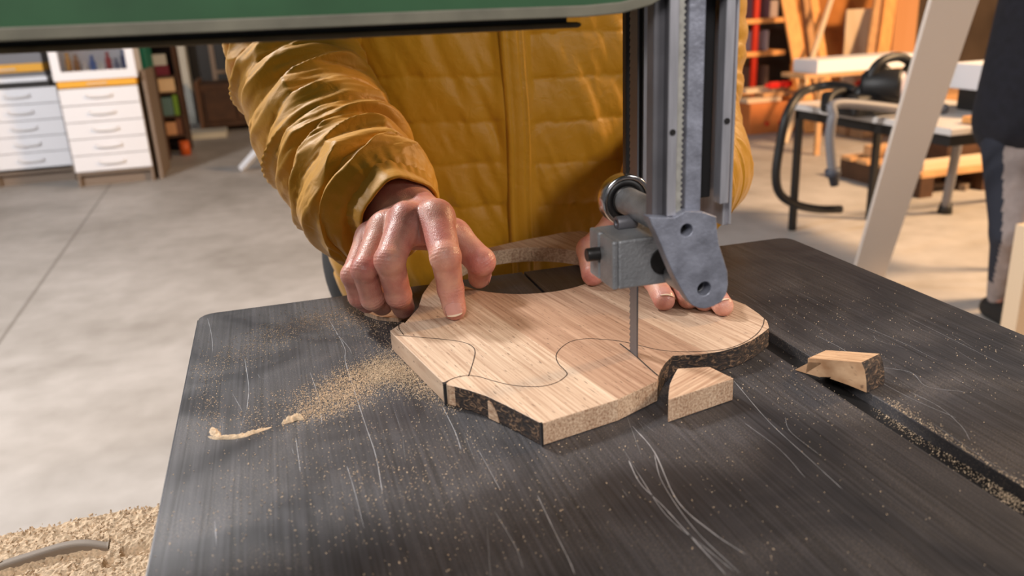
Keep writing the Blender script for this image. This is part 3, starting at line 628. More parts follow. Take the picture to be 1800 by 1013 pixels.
# swept ridges of dust
vs, fs = [], []
for pts, w, hh in (([(365, 768), (385, 771), (420, 768), (450, 760), (478, 751)], .0022, .0020), ([(495, 746), (510, 740), (522, 736), (535, 738)], .0028, .0034), ([(372, 752), (378, 762), (388, 768)], .0028, .0018)):
    c = pxline(pts, TZ, 14); n = len(c); K = 9; b0 = len(vs)
    for i in range(n):
        d = c[min(i+1, n-1)]-c[max(i-1, 0)]; d = d/np.linalg.norm(d); s = np.array([-d[1], d[0]]); e = math.sin(PI*(i+.3)/(n-.4))**.5
        for k in range(K):
            t = k/(K-1)*2-1; wv = w*e*(1+.5*(vnoise(np.array([i*.4, k*.3, b0*1.]))-.5)); x, y = c[i]+s*wv*t; vs.append((x, y, TZ-.0002+hh*e*max(0, 1-t*t)*(.6+.8*vnoise(np.array([x*900, y*900, 1.])))))
    for i in range(n-1):
        for k in range(K-1): fs.append((b0+i*K+k, b0+i*K+k+1, b0+(i+1)*K+k+1, b0+(i+1)*K+k))
o = link('sawdust_ridge', vs, fs, DUST); tag(o, 'thin curved ridge of swept sawdust near the left edge of the table', 'sawdust', kind='stuff')

# ------------------------------------------------------------------ the person in the mustard jacket
def make_hand(H, h=.0009):
    """H: fingers = {name: (joints, radii)}, wrist = two points, back = unit vector out of the back of the hand"""
    F = H['fingers']; back = nrm(H['back']); arm = H['arm']
    wa, wb = [np.array(q) for q in H['wrist']]
    mcp = [np.array(F[n][0][0]) for n in ('index', 'middle', 'ring', 'pinky')]
    carp = [wa+(wb-wa)*t for t in (0, .33, .67, 1)]
    def palm(p):
        d = None
        for i in range(4):
            e = seg(p, carp[i]-back*.004, mcp[i]-back*.0045, .0165, .0125 if i < 3 else .0112); d = e if d is None else smin(d, e, .010)
        for i in range(3):
            m0 = (mcp[i]+mcp[i+1])/2; c0 = (carp[i]+carp[i+1])/2
            d = smin(d, seg(p, c0-back*.008, m0-back*.007-(m0-c0)*.16, .013, .0105), .008)
        for i in range(4):                       # tendons and knuckle heads
            kk = mcp[i]+back*(.0018 if i < 3 else .001)
            d = smin(d, seg(p, carp[i]+back*.0098, kk+back*.0030, .0020, .0028), .006)
            d = smin(d, seg(p, kk, kk+(mcp[i]-carp[i])*.03, .0098-.0007*i, .0093-.0007*i), .005)
        pip = [np.array(F[n][0][1]) for n in ('index', 'middle', 'ring', 'pinky')]
        for i in range(3):                       # webs between the fingers
            m0 = (mcp[i]+mcp[i+1])/2-back*.003; m1 = ((mcp[i]*.62+pip[i]*.38)+(mcp[i+1]*.62+pip[i+1]*.38))/2-back*.006
            d = smin(d, seg(p, m0, m1, .0095, .0062), .006)
        d = smin(d, seg(p, (wa+wb)/2, arm, .025, .030), .014)
        tj = [np.array(q) for q in F['thumb'][0]]
        d = smin(d, seg(p, tj[0]-back*.004, tj[1], .0165, .0125), .012)
        d = smin(d, seg(p, mcp[0]-back*.012, tj[1]-(tj[1]-tj[0])*.25, .007, .009), .012)     # web of the thumb
        return d
    def fn(p):
        d0 = palm(p); out = d0
        for n, (js, rs) in F.items():
            js = [np.array(q) for q in js]; s0 = 1 if n == 'thumb' else 0
            e = chain(p, js[s0:], rs[s0:], .0022)
            # knuckle joints: slightly wider, with fine creases on the back
            for j in range(s0+1, len(js)-1):
                ax = nrm(js[j+1]-js[j-1]); dv = nrm(back_dir(js, j, H)); q = p-(js[j]+dv*.0012)
                e = smin(e, np.sqrt((q*q).sum(-1))-rs[j]*.97, .0025)
                s = ((p-js[j])@ax.astype(np.float32)); t = ((p-js[j])@dv.astype(np.float32))
                w = np.exp(-(s/.0055)**2)*np.clip(t/.004, 0, 1)
                e = e+.00030*np.cos(2*PI*s/.0027)*w
            # finger pad
            a = js[-1]; dv = nrm(back_dir(js, len(js)-1, H)); e = smin(e, seg(p, js[-2]*.45+js[-1]*.55-dv*.0016, a-dv*.0010, rs[-1]*.95, rs[-1]*.92), .003)
            sm = smin(d0, e, .0075); out = np.minimum(out, sm)
        return out
    J = np.array([q for js, _ in F.values() for q in js]+[arm, wa, wb]); lo = J.min(0)-.032; hi = J.max(0)+.032
    v, f = surface_nets(fn, lo, hi, h)
    # one relaxation on the surface plus skin undulation
    return v, f, fn
def back_dir(js, j, H):
    """dorsal direction of a finger at joint j: towards the picture-side of the hand, perpendicular to the finger"""
    a = nrm(js[min(j+1, len(js)-1)]-js[max(j-1, 0)]); b = H.get('dors', None)
    b = nrm(CAM-js[j]) if b is None else nrm(b); return b-a*a.dot(b)
def nail(js, rs, H, fn, parent, wid=.82, ln=.0115, roll=0, dorsal=None):
    js = [np.array(q) for q in js]; ax = nrm(js[-1]-js[-2]); dv = nrm(dorsal-ax*ax.dot(dorsal)) if dorsal is not None else nrm(back_dir(js, len(js)-1, H)); sd = np.cross(ax, dv)
    c, s = math.cos(roll), math.sin(roll); dv, sd = dv*c+sd*s, sd*c-dv*s
    r = rs[-1]; nu, nv = 17, 17; pts = []; fm = []
    for j in range(nv):
        v = j/(nv-1)
        for i in range(nu):
            u = i/(nu-1)*2-1; rim = (1-abs(2*v-1)**4)**.5 if v < .5 else (1-abs(2*v-1)**5)**.4
            hw = wid*(.86+.14*rim) if .1 < v < .9 else wid*(.62+.38*rim)
            th = u*hw; vv = v-(.10*(u*u) if v < .5 else .07*u*u*(v-.5)*2*1.2)*(1 if v > .5 else -1)
            pts.append(js[-1]+ax*(ln*(vv-.42))+(r+.003)*(math.cos(th)*dv+math.sin(th)*sd))
    pts = np.array(pts)
    for it in range(10):
        d = fn(pts.astype(np.float32)[None, None])[0, 0]; g = np.zeros_like(pts)
        for k in range(3):
            e = np.zeros(3); e[k] = .0004; g[:, k] = (fn((pts+e).astype(np.float32)[None, None])[0, 0]-fn((pts-e).astype(np.float32)[None, None])[0, 0])/.0008
        g /= np.linalg.norm(g, axis=1)[:, None]+1e-9; pts -= g*(d-.00028)[:, None]*.8
    # nails are stiffer than the pad: lift the free edge
    for j in range(nv-3, nv): pts[j*nu:(j+1)*nu] += ax*.0004*(j-nv+4)+dv*.0001*(j-nv+4)
    fs = [(j*nu+i, j*nu+i+1, (j+1)*nu+i+1, (j+1)*nu+i) for j in range(nv-1) for i in range(nu-1)]
    fm = [1 if j >= nv-3 else 0 for j in range(nv-1) for i in range(nu-1)]
    o = link('fingernail', pts, fs, NAIL, parent, smooth=True, mats=[NAILTIP], fmat=fm); o['label'] = 'short pale fingernail'
    md = o.modifiers.new('solid', 'SOLIDIFY'); md.thickness = .0005; md.offset = 0
    return o

HR_ = dict(fingers={
    'index': ([D(767, 382, .636), D(783, 452, .607), D(792, 508, .621), P(799, 543, .9726)], [.0134, .0112, .0096, .0084]),
    'middle': ([D(714, 386, .642), D(685, 458, .616), D(700, 518, .636), D(709, 541, .655)], [.0132, .0112, .0098, .0085]),
    'ring': ([D(676, 401, .654), D(641, 474, .630), D(655, 524, .648), D(672, 537, .663)], [.0122, .0100, .0092, .0080]),
    'pinky': ([D(650, 418, .665), D(620, 484, .646), D(631, 521, .658), D(646, 534, .668)], [.0108, .0088, .0082, .0074]),
    'thumb': ([D(728, 400, .685), D(798, 415, .672), D(845, 460, .662), P(842, 489, .9745)], [.017, .0125, .0115, .0085])},
    wrist=(D(722, 352, .688), D(670, 384, .696)), arm=D(655, 330, .745), back=nrm(CAM-D(700, 370, .66))*.75+np.array([-.15, 0, .65]))
HL_ = dict(fingers={
    'index': ([D(1128, 395, .715), D(1146, 450, .680), D(1151, 494, .652), P(1167, 527, .9722)], [.0125, .0105, .0088, .0076]),
    'middle': ([D(1163, 388, .715), D(1190, 450, .664), D(1200, 500, .650), P(1210, 524, .9722)], [.0128, .0105, .0090, .0078]),
    'ring': ([D(1198, 390, .715), D(1226, 452, .665), D(1236, 505, .650), P(1238, 528, .9722)], [.0120, .0100, .0085, .0075]),
    'pinky': ([D(1228, 400, .715), D(1240, 458, .665), D(1252, 512, .640), P(1270, 537, .9722)], [.0108, .0090, .0080, .0072]),
    'thumb': ([D(1135, 375, .760), D(1085, 395, .738), D(1037, 440, .715), P(1042, 482, .9745)], [.017, .0125, .0115, .0090])},
    wrist=(D(1150, 355, .765), D(1195, 358, .765)), arm=D(1190, 330, .82), back=nrm(CAM-D(1160, 370, .70))*.6+np.array([0, 0, .8]))
va, fa, fnR = make_hand(HR_); vb, fb, fnL = make_hand(HL_)
# hidden core of the body: trunk, neck, arms inside the sleeves, legs inside the trousers
SH_R = np.array([.055, 1.00, 1.40]); SH_L = np.array([.43, 1.00, 1.40]); EL_R = D(512, 45, .925); EL_L = np.array([.455, .915, 1.005])
def core(p):
    c = lambda *q: np.array(q)
    d = seg(p, c(.20, .99, .95), c(.28, .99, .95), .11, .11)
    d = smin(d, seg(p, c(.16, 1.0, 1.30), c(.32, 1.0, 1.30), .10, .10), .08); d = smin(d, seg(p, c(.24, .99, .9), c(.24, 1.0, 1.3), .11, .12), .08)
    d = smin(d, seg(p, c(.24, 1.0, 1.38), c(.24, .985, 1.50), .06, .055), .04)
    for sh, el, wr in ((SH_R, EL_R, D(655, 345, .745)), (SH_L, EL_L, D(1190, 330, .82))):
        d = smin(d, seg(p, sh, el, .048, .036), .04); d = smin(d, seg(p, el, wr, .036, .029), .02)
    for x in (.165, .315):
        d = smin(d, seg(p, c(x, 1.0, .92), c(x, 1.0, .50), .080, .052), .04); d = smin(d, seg(p, c(x, 1.0, .50), c(x, 1.02, .10), .050, .036), .02)
        d = smin(d, seg(p, c(x, 1.02, .06), c(x, .90, .045), .036, .030), .02)
    return d
vc, fc = surface_nets(core, [-.12, .60, -.02], [.58, 1.16, 1.58], .011)
V = np.concatenate([va, vb, vc]); Fc = np.concatenate([fa, fb+len(va), fc+len(va)+len(vb)])
person = link('person', V, Fc, SKIN, smooth=True)
tag(person, 'person in mustard quilted jacket pressing the oak board flat with both hands', 'person')
sm = person.modifiers.new('relax', 'SMOOTH'); sm.factor = .5; sm.iterations = 2
nail(*HR_['fingers']['index'], HR_, fnR, person, dorsal=nrm(CAM-HR_['fingers']['index'][0][3])+np.array([-.12, 0, .0]))
nail(*HR_['fingers']['thumb'], HR_, fnR, person, wid=.9, ln=.013, dorsal=np.array([.6, -.2, .4]))
nail(*HL_['fingers']['index'], HL_, fnL, person, dorsal=nrm(CAM-HL_['fingers']['index'][0][3])+np.array([.45, 0, .35]))
nail(*HL_['fingers']['pinky'], HL_, fnL, person, wid=.75, ln=.0095, dorsal=nrm(CAM-HL_['fingers']['pinky'][0][3])+np.array([.1, 0, .5]))
nail(*HL_['fingers']['ring'], HL_, fnL, person, wid=.78, ln=.010, dorsal=nrm(CAM-HL_['fingers']['ring'][0][3]))

def loft(c, rads, ups, nth, disp, close=True):
    """tube along centre line c with per-station radii (a, b); disp(s, th, i) -> outward offset"""
    n = len(c); s = np.concatenate([[0], np.cumsum(np.linalg.norm(np.diff(c, axis=0), axis=1))])
    T = np.gradient(c, axis=0); T /= np.linalg.norm(T, axis=1)[:, None]; u = np.array(ups, float); V = []
    th = np.arange(nth)/nth*2*PI
    for i in range(n):
        u = nrm(u-T[i]*u.dot(T[i])); w = np.cross(T[i], u); a, b = rads[i]
        r = disp(s[i], th, i)
        V.append(c[i]+(np.cos(th)*(a+r))[:, None]*u+(np.sin(th)*(b+r))[:, None]*w)
    V = np.concatenate(V); I = np.arange(n*nth).reshape(n, nth); J = np.roll(I, -1, 1)
    F = np.stack([I[:-1], J[:-1], J[1:], I[1:]], -1).reshape(-1, 4)
    return V, F
def sleeve(pts, rad, ups, spacing, phase, seed, amp):
    c = catmull(pts, 1); L = None
    c = catmull(pts, 46); n = len(c); rr = catmull([(r, 0, 0) for r in rad], 46)[:, 0]
    s = np.concatenate([[0], np.cumsum(np.linalg.norm(np.diff(c, axis=0), axis=1))]); Lt = s[-1]
    def disp(si, th, i):
        d = Lt-si                                    # distance from the cuff end
        q = np.stack([np.cos(th)*2.0, np.sin(th)*2.0, 0*th+si*26], -1)
        warp = (fbm(q*.8, 2, seed)-.45)*.020
        t = (d+warp+phase)/spacing; puff = np.abs(np.sin(PI*t))**.55
        so = si+.010*np.cos(th+seed)+.006*np.sin(2*th)
        wr = (fbm(np.stack([np.cos(th)*1.1+si*5, np.sin(th)*1.1, 0*th+so*88], -1), 3, seed+9)-.44)
        rg = 1-np.abs(2*vnoise(np.stack([np.cos(th)*.9, np.sin(th)*.9, 0*th+so*62+np.cos(th)*.8], -1), seed+4)-1)
        rip = vnoise(np.stack([th*14, 0*th+si*30, 0*th], -1), seed+2)*np.exp(-(np.abs(np.sin(PI*t))/.35)**2)
        k = min(1, d/.02)
        return ((puff-1)*.0060+wr*.012+(rg**2-.45)*.0075+rip*.0010)*k*amp-(1-k)*.0016*np.cos(th*26)*.35
    return loft(c, [(r, r) for r in rr], ups, 224, disp)
def close_tube(V, F, nth, r_in, nrm_dir, depth):
    return V, F
# right arm (towards the left of the picture)
cw = D(676, 388, .690); dirc = nrm(D(676, 388, .690)-D(640, 345, .745))
ptsR = [SH_R+np.array([.02, 0, .03]), SH_R*.5+EL_R*.5+np.array([-.012, 0, 0]), D(514, 60, .915), D(529, 128, .88), D(562, 212, .83), D(611, 296, .775), D(650, 346, .728), D(674, 362, .708), D(687, 370, .697), D(691, 373, .6935)]
radR = [.080, .076, .071, .069, .066, .063, .060, .056, .046, .034]
V1, F1 = sleeve(ptsR, radR, (1, 0, 0), .030, .004, 3, 1)
# left arm
ptsL = [SH_L+np.array([-.02, 0, .03]), (SH_L+EL_L)/2+np.array([.050, 0, 0]), EL_L+np.array([.022, .0, .045]), D(1215, 290, .915), D(1200, 312, .86), D(1190, 330, .812), D(1184, 336, .795)]
radL = [.080, .072, .064, .062, .058, .054, .042]
V2, F2 = sleeve(ptsL, radL, (1, 0, 0), .032, .004, 8, .5)
# trunk of the jacket
nz, nth = 300, 520; zs = np.linspace(.845, 1.46, nz); th = np.arange(nth)/nth*2*PI; Vt = []
for i, z in enumerate(zs):
    a = np.interp(z, [.84, .90, 1.0, 1.15, 1.32, 1.42, 1.46], [.190, .203, .208, .210, .215, .17, .10]); b = np.interp(z, [.84, .92, 1.05, 1.3, 1.42, 1.46], [.150, .160, .158, .150, .12, .08])
    if z < .865: a -= (.865-z)*.6; b -= (.865-z)*.6
    ct, st = np.cos(th), np.sin(th); e = 2.6; rad = (np.abs(ct/a)**e+np.abs(st/b)**e)**(-1/e)
    x = rad*ct; y = rad*st; fr = np.clip(-st, 0, 1)
    side = np.where(x < -.003, 0., .5)               # quilting lines step at the placket
    q = np.stack([x*5, y*5, 0*x+z*7], -1); wp = (fbm(q, 2, 21)-.45)*.012+x*.03
    t = (z+wp-.005)/.0445+side*.18; puff = np.abs(np.sin(PI*t))**.35
    ver = fbm(np.stack([x*44+z*16, y*16, 0*x+z*13], -1), 3, 31)-.44; dg = vnoise(np.stack([x*22+z*16, y*10, 0*x+z*5], -1), 35)
    rip = (vnoise(np.stack([x*130, y*130, 0*x+np.floor(t)], -1), 33)-.5)*np.exp(-(np.abs(np.sin(PI*t))/.5)**2)
    pl = np.abs(x+.0)/.0125; plk = np.where((pl < 1.0) & (st < 0), 1., 0.)
    d = (puff-1)*.0034+ver*.011-(1-np.abs(2*dg-1))*.0030+rip*.0020
    zipw = np.clip((pl-1)/.7, 0, 1); d = np.where(st < 0, d*zipw+(1-zipw)*(.0012*np.cos(z*300)*0), d)
    rr = rad+d; Vt.append(np.stack([.2405+rr*ct, .985+rr*st, 0*x+z], -1))
Vt = np.concatenate(Vt); I = np.arange(nz*nth).reshape(nz, nth); J = np.roll(I, -1, 1); Ft = np.stack([I[:-1], J[:-1], J[1:], I[1:]], -1).reshape(-1, 4)
jk = link('jacket', np.concatenate([Vt, V1, V2]), np.concatenate([Ft, F1+len(Vt), F2+len(Vt)+len(V1)]), JACKET, person, smooth=True)
jk['label'] = 'mustard yellow quilted jacket'
# placket strip with zip bead
def torso_front(x, z, off=.002):
    a = np.interp(z, [.84, .90, 1.0, 1.15, 1.32, 1.42, 1.46], [.190, .203, .208, .210, .215, .17, .10]); b = np.interp(z, [.84, .92, 1.05, 1.3, 1.42, 1.46], [.150, .160, .158, .150, .12, .08])
    return (.2405+x, .985-b*(1-abs(x/a)**2.6)**(1/2.6)-off, z)
vs, fs = [], []; zz = np.linspace(.86, 1.43, 260); xs = [-.0128, -.0118, -.0095, -.0075, -.0066, -.003, .003, .0060, .0072, .0095, .0118, .0128]; hs = [0, .0022, .0030, .0026, .0012, .0028, .0032, .0026, .0014, .0028, .0024, 0]
for i, z in enumerate(zz):
    for x, h in zip(xs, hs):
        w = (vnoise(np.array([x*60, z*34, 2.]))-.5)*.0022*(1 if h > 0 else 0); vs.append(torso_front(x+.0012*math.sin(z*31), z, h+w+.0004))
K = len(xs)
for i in range(len(zz)-1):
    for k in range(K-1): fs.append((i*K+k, i*K+k+1, (i+1)*K+k+1, (i+1)*K+k))
o = link('zip_placket', vs, fs, JACKET, jk, smooth=True); o['label'] = 'stitched zip cover down the jacket front'
# stitched inner cuffs: short gathered tube turned inward
def cuff(c0, d, r, parent, seed):
    d = nrm(d); s, u = ring_frame(d); n = 160; prof = [(-.016, r*1.15), (-.009, r*1.22), (-.003, r*1.18), (.001, r*1.09), (.008, r*1.06), (.015, r*1.03), (.0165, r*.98), (.015, r*.93), (.006, r*.90), (-.010, r*.88)]
    vs = []; 
    for t, q in prof:
        for k in range(n):
            a = 2*PI*k/n; g = .0005*math.sin(a*23+3*math.sin(a*3))*(1 if t < .006 else .25)+.0014*math.sin(a*5+seed)
            vs.append(np.array(c0)+d*t+(q+g)*(math.cos(a)*s+math.sin(a)*u))
    fs = [(i*n+k, i*n+(k+1) % n, (i+1)*n+(k+1) % n, (i+1)*n+k) for i in range(len(prof)-1) for k in range(n)]
    o = link('cuff', vs, fs, JACKET, parent, smooth=True); o['label'] = 'gathered elastic cuff'; md = o.modifiers.new('sub', 'SUBSURF'); md.levels = 1; md.render_levels = 1
    return o
cuff(D(693, 370, .690), D(693, 370, .690)-D(665, 346, .72), .0335, jk, 1)
cuff(D(1184, 338, .793), D(1184, 338, .793)-D(1190, 328, .82), .036, jk, 4)
# collar
bm = bmesh.new(); pipe(bm, (.2405, .99, 1.43), (.2405, .98, 1.50), .082, .070, 48); from_bm('collar', bm, JACKET, jk)
# trousers and shoes
TRO = mat('black_work_cloth', (.02, .019, .02, 1), rough=.85, noise=.2, nscale=30)
def tro(p):
    c = lambda *q: np.array(q); d = seg(p, c(.17, .99, .90), c(.31, .99, .90), .135, .135)
    for x in (.160, .320):
        d = smin(d, seg(p, c(x, .99, .88), c(x, 1.0, .50), .105, .080), .03); d = smin(d, seg(p, c(x, 1.0, .50), c(x, 1.02, .07), .078, .070), .02)
    return np.maximum(d, .035-p[..., 2])
v, f = surface_nets(tro, [-.03, .80, .02], [.51, 1.20, 1.06], .012); o = link('trousers', v, f, TRO, person, smooth=True); o['label'] = 'black trousers'
for x in (.160, .320):
    def sh(p):
        c = lambda *q: np.array(q); return np.maximum(smin(seg(p, c(x, 1.06, .04), c(x, .86, .035), .045, .042), seg(p, c(x, 1.03, .05), c(x, 1.03, .10), .045, .045), .03), .001-p[..., 2])
    v, f = surface_nets(sh, [x-.07, .78, -.01], [x+.07, 1.14, .16], .006); link('shoe', v, f, BLACKST, person, smooth=True)

# ------------------------------------------------------------------ back of the workshop, left side
WHITE = mat('white_laminate', (.80, .80, .84, 1), rough=.45); YEL = mat('amber_drawer_front', hexc(232, 168, 40), rough=.5)
SIDE = mat('grey_brown_board', hexc(128, 112, 98), rough=.7); RAWW = mat('raw_pine', hexc(196, 150, 104), rough=.7, noise=.15, nscale=12)
PINE = mat('orange_pine', hexc(226, 160, 92), rough=.6, noise=.18, nscale=6, stretch=(4, 4, .5)); PLY = mat('brown_plywood', hexc(186, 118, 52), rough=.65, noise=.2, nscale=4)
GREY = mat('grey_plastic', hexc(120, 118, 122), rough=.5); DKWOOD = mat('dark_brown_wood', hexc(74, 48, 30), rough=.6, noise=.3, nscale=9)
RED = mat('red_paint', hexc(190, 40, 16), rough=.45); HANDLE = mat('light_grey_handle', (.78, .76, .76, 1), rough=.4)
GLASS = mat('cabinet_glass', (.9, .9, .9, 1), rough=.02); GLASS.node_tree.nodes['Principled BSDF'].inputs['Transmission Weight'].default_value = 1
WALLM = mat('rough_plaster', hexc(205, 203, 192), rough=.85, noise=.1, nscale=3); DARKW = mat('dim_brown_wall', hexc(92, 74, 58), rough=.9, noise=.3, nscale=2)
PALE = mat('pale_board', hexc(214, 190, 160), rough=.6)
o = box_part('wall_back', -7, 9, 11.8, 12, 0, 3.2, DARKW); tag(o, kind='structure')
o = box_part('wall_pillar', -1.20, -.90, 10.9, 11.4, 0, 3.2, WALLM); tag(o, kind='structure')

def drawer_unit(x0, x1, yf, ztop, zbot, label, parts):
    t = thing('drawer_cabinet', ((x0+x1)/2, yf+.25, 0), label, 'cabinet', 'white drawer cabinets')
    bm = bmesh.new(); bbox(bm, x0, x0+.018, yf+.01, yf+.55, 0, ztop); bbox(bm, x1-.018, x1, yf+.01, yf+.55, 0, ztop); bbox(bm, x0+.018, x1-.018, yf+.53, yf+.55, .1, ztop); bbox(bm, x0+.018, x1-.018, yf+.01, yf+.55, .09, .108)
    bbox(bm, x0+.018, x1-.018, yf+.01, yf+.55, ztop-.018, ztop); bbox(bm, x0+.018, x1-.018, yf+.06, yf+.075, 0, .09)
    from_bm('body', bm, SIDE, t)
    n = 5; h = (ztop-zbot)/n
    for k in range(n):
        z0 = zbot+k*h
        d = bev(box_part('drawer', x0-.002, x1+.002, yf-.008, yf+.012, z0+.003, z0+h-.002, WHITE, t), .003)
        bm = bmesh.new(); xm = (x0+x1)/2; tube(bm, [(xm-.085, yf-.008, z0+h*.60), (xm-.08, yf-.03, z0+h*.52), (xm, yf-.032, z0+h*.47), (xm+.08, yf-.03, z0+h*.52), (xm+.085, yf-.008, z0+h*.60)], .007, 8, 4); from_bm('handle', bm, HANDLE, d)
    return t
c1 = drawer_unit(-1.515, -.965, 7.05, .745, .115, 'right white cabinet with five handled drawers under a glass fronted top', 0)
y = bev(box_part('drawer', -1.515, -.965, 7.045, 7.30, .752, .800, YEL, c1), .003); y['label'] = 'amber shallow drawer'
bm = bmesh.new(); bbox(bm, -1.31, -1.17, 7.035, 7.045, .770, .782); from_bm('handle', bm, PALE, y)
bm = bmesh.new(); X0, X1 = -1.53, -.95
bbox(bm, X0, X0+.06, 7.04, 7.06, .805, 2.0); bbox(bm, X1-.06, X1, 7.04, 7.06, .805, 2.0); bbox(bm, X0+.06, X1-.06, 7.04, 7.06, .805, .870); bbox(bm, X0+.06, X1-.06, 7.04, 7.06, 1.93, 2.0)
from_bm('door_frame', bm, WHITE, c1)
bm = bmesh.new(); bbox(bm, X0, X0+.018, 7.062, 7.4, .805, 2.0); bbox(bm, X1-.018, X1, 7.062, 7.4, .805, 2.0); bbox(bm, X0, X1, 7.385, 7.40, .805, 2.0); bbox(bm, X0, X1, 7.062, 7.4, .801, .815); bbox(bm, X0, X1, 7.062, 7.4, 1.985, 2.0); from_bm('upper_case', bm, WHITE, c1)
box_part('pane', X0+.06, X1-.06, 7.048, 7.052, .870, 1.93, GLASS, c1)
bcols = [('amber', 200, 150, 70), ('brown', 150, 105, 60), ('white', 220, 215, 215), ('blue', 70, 100, 170), ('white', 225, 225, 220), ('red', 160, 60, 60), ('grey', 120, 120, 140), ('dark blue', 50, 60, 110)]
for i, (nm, r, g, b) in enumerate(bcols):
    x = -1.43+i*.056; hh = [.19, .17, .12, .16, .11, .18, .13, .19][i]; bm = bmesh.new()
    cyl(bm, (x, 7.16, .8155), (x, 7.16, .8155+hh), .022, n=20, prof=[(0, .022), (.7, .022), (.8, .012), (.97, .012), (1, .011)])
    o = from_bm('bottle', bm, mat('%s_bottle' % nm, hexc(r, g, b), rough=.4)); pos = ['first', 'second', 'third', 'fourth', 'fifth', 'sixth', 'seventh', 'last'][i]
    tag(o, '%s bottle behind the cabinet glass, %s of the row from the left' % (nm, pos), 'bottle', 'bottles behind the cabinet glass')
c2 = drawer_unit(-2.17, -1.60, 7.40, .755, .130, 'left white cabinet with five drawers, cut by the photo edge', 0)
bm = bmesh.new(); bbox(bm, -2.17, -1.64, 7.40, 7.9, .758, .80); o = from_bm('dark_shelf', bm, BLACKST, c2)
y = box_part('drawer', -2.17, -1.65, 7.39, 7.6, .80, .835, WHITE, c2); y2 = box_part('drawer', -2.17, -1.66, 7.38, 7.62, .875, .935, YEL, c2); y2['label'] = 'amber shallow drawer'
box_part('handle', -1.98, -1.85, 7.368, 7.38, .89, .905, PALE, y2)
bm = bmesh.new(); bbox(bm, -2.17, -1.66, 7.41, 7.62, .835, .875); bbox(bm, -2.17, -1.66, 7.40, 7.8, .935, 1.05); from_bm('top_case', bm, GREY, c2)
# tall side panel beside the right cabinet
o = bev(box_part('brown_board', -.935, -.905, 7.12, 7.70, 0, .845, SIDE), .003); tag(o, 'tall brown grey panel standing right beside the white drawer cabinet', 'board')
o = bev(box_part('green_crate', -1.20, -.955, 7.80, 8.2, .80, 1.1, mat('green_plastic', hexc(20, 110, 90), rough=.5)), .006); tag(o, 'dark green crate above the brown panel beside the white cabinet', 'crate')
st = box_part('crate_stand', -1.21, -.945, 7.79, 8.21, 0, .80, DKWOOD); tag(st, 'dark brown stand under the green crate', 'stand')
# shelf with boxes
sh = thing('open_shelf', (-.93, 8.7, 0), 'narrow open shelf full of boxes between the cabinet and the white pillar', 'shelf')
bm = bmesh.new(); bbox(bm, -1.12, -1.10, 8.5, 8.9, 0, 1.3); bbox(bm, -.82, -.80, 8.5, 8.9, 0, 1.3); bbox(bm, -1.10, -.82, 8.88, 8.9, 0, 1.3); from_bm('frame', bm, DKWOOD, sh)
for z in (.15, .33, .55, .70, 1.0): box_part('shelf_board', -1.10, -.82, 8.5, 8.88, z, z+.02, DKWOOD, sh)
items = [('maroon', 110, 30, 50, -.97, .20, .72, .09), ('beige', 226, 196, 156, -.95, .22, .57, .14), ('pale grey', 190, 190, 185, -.95, .14, .811, .10), ('olive', 150, 150, 60, -.89, .05, 1.02, .14), ('teal', 90, 120, 120, -.96, .14, .35, .17), ('green', 110, 150, 50, -.86, .05, .35, .19), ('tan', 200, 150, 110, -.95, .12, .17, .12), ('brown', 120, 80, 60, -.86, .06, .17, .15)]
for nm, r, g, b, x, w, z, h in items:
    o = bev(box_part('storage_box', x-w/2, x+w/2, 8.52, 8.72, z, z+h, mat(nm.replace(' ', '_')+'_card', hexc(r, g, b), rough=.7)), .006); tag(o, '%s box on the narrow shelf left of the white pillar' % nm, 'box', 'boxes on the narrow shelf')
bm = bmesh.new(); cyl(bm, (-.83, 8.35, 0), (-.83, 8.35, .13), .05, .045); o = from_bm('orange_pot', bm, mat('orange_plastic', hexc(200, 90, 30), rough=.5)); tag(o, 'orange pot on the floor before the narrow shelf', 'pot')
o = box_part('pale_plinth', -1.10, -.50, 9.4, 9.8, 0, .06, WALLM); tag(o, 'low pale plinth at the foot of the white pillar', 'plinth')
# dark dresser and frame
dr = thing('dark_dresser', (-.30, 10.3, 0), 'dark brown dresser in the gloom left of the yellow sleeve', 'dresser')
bev(box_part('body', -.74, .3, 9.9, 10.6, .05, .52, DKWOOD, dr), .01); box_part('side', -.78, -.74, 9.88, 10.62, 0, .56, mat('lighter_brown', hexc(104, 74, 54), rough=.6), dr)
for k in range(3): bev(box_part('drawer', -.70+k*.33, -.40+k*.33, 9.88, 9.9, .12, .46, DKWOOD, dr), .006)
fr = thing('wooden_rack', (-.4, 10.8, 0), 'thin brown wooden frame standing behind the dark dresser', 'frame')
for x in (-.62, -.05, .5): box_part('post', x, x+.05, 10.75, 10.80, 0, 1.5, SIDE, fr)
box_part('crossbar', -.57, .5, 10.75, 10.79, .58, .62, SIDE, fr)
o = box_part('black_board', -.9, .7, 11.3, 11.35, 0, 1.9, BLACK); tag(o, 'black panel behind the thin brown frame', 'board')
# white trestle leg
a, b = P(427, 302, 0), PY(475, 240, 6.9); bm = bmesh.new(); a = a+np.array([0, 0, .03]); beam(bm, a, np.array(b)+.0*np.array(b), .07, .04)
e = np.array([b[0]+.55, b[1]+.1, .03]); beam(bm, b, e, .07, .04); 
o = from_bm('white_trestle', bm, WHITE); tag(o, 'white trestle with splayed legs behind the yellow sleeve', 'trestle')

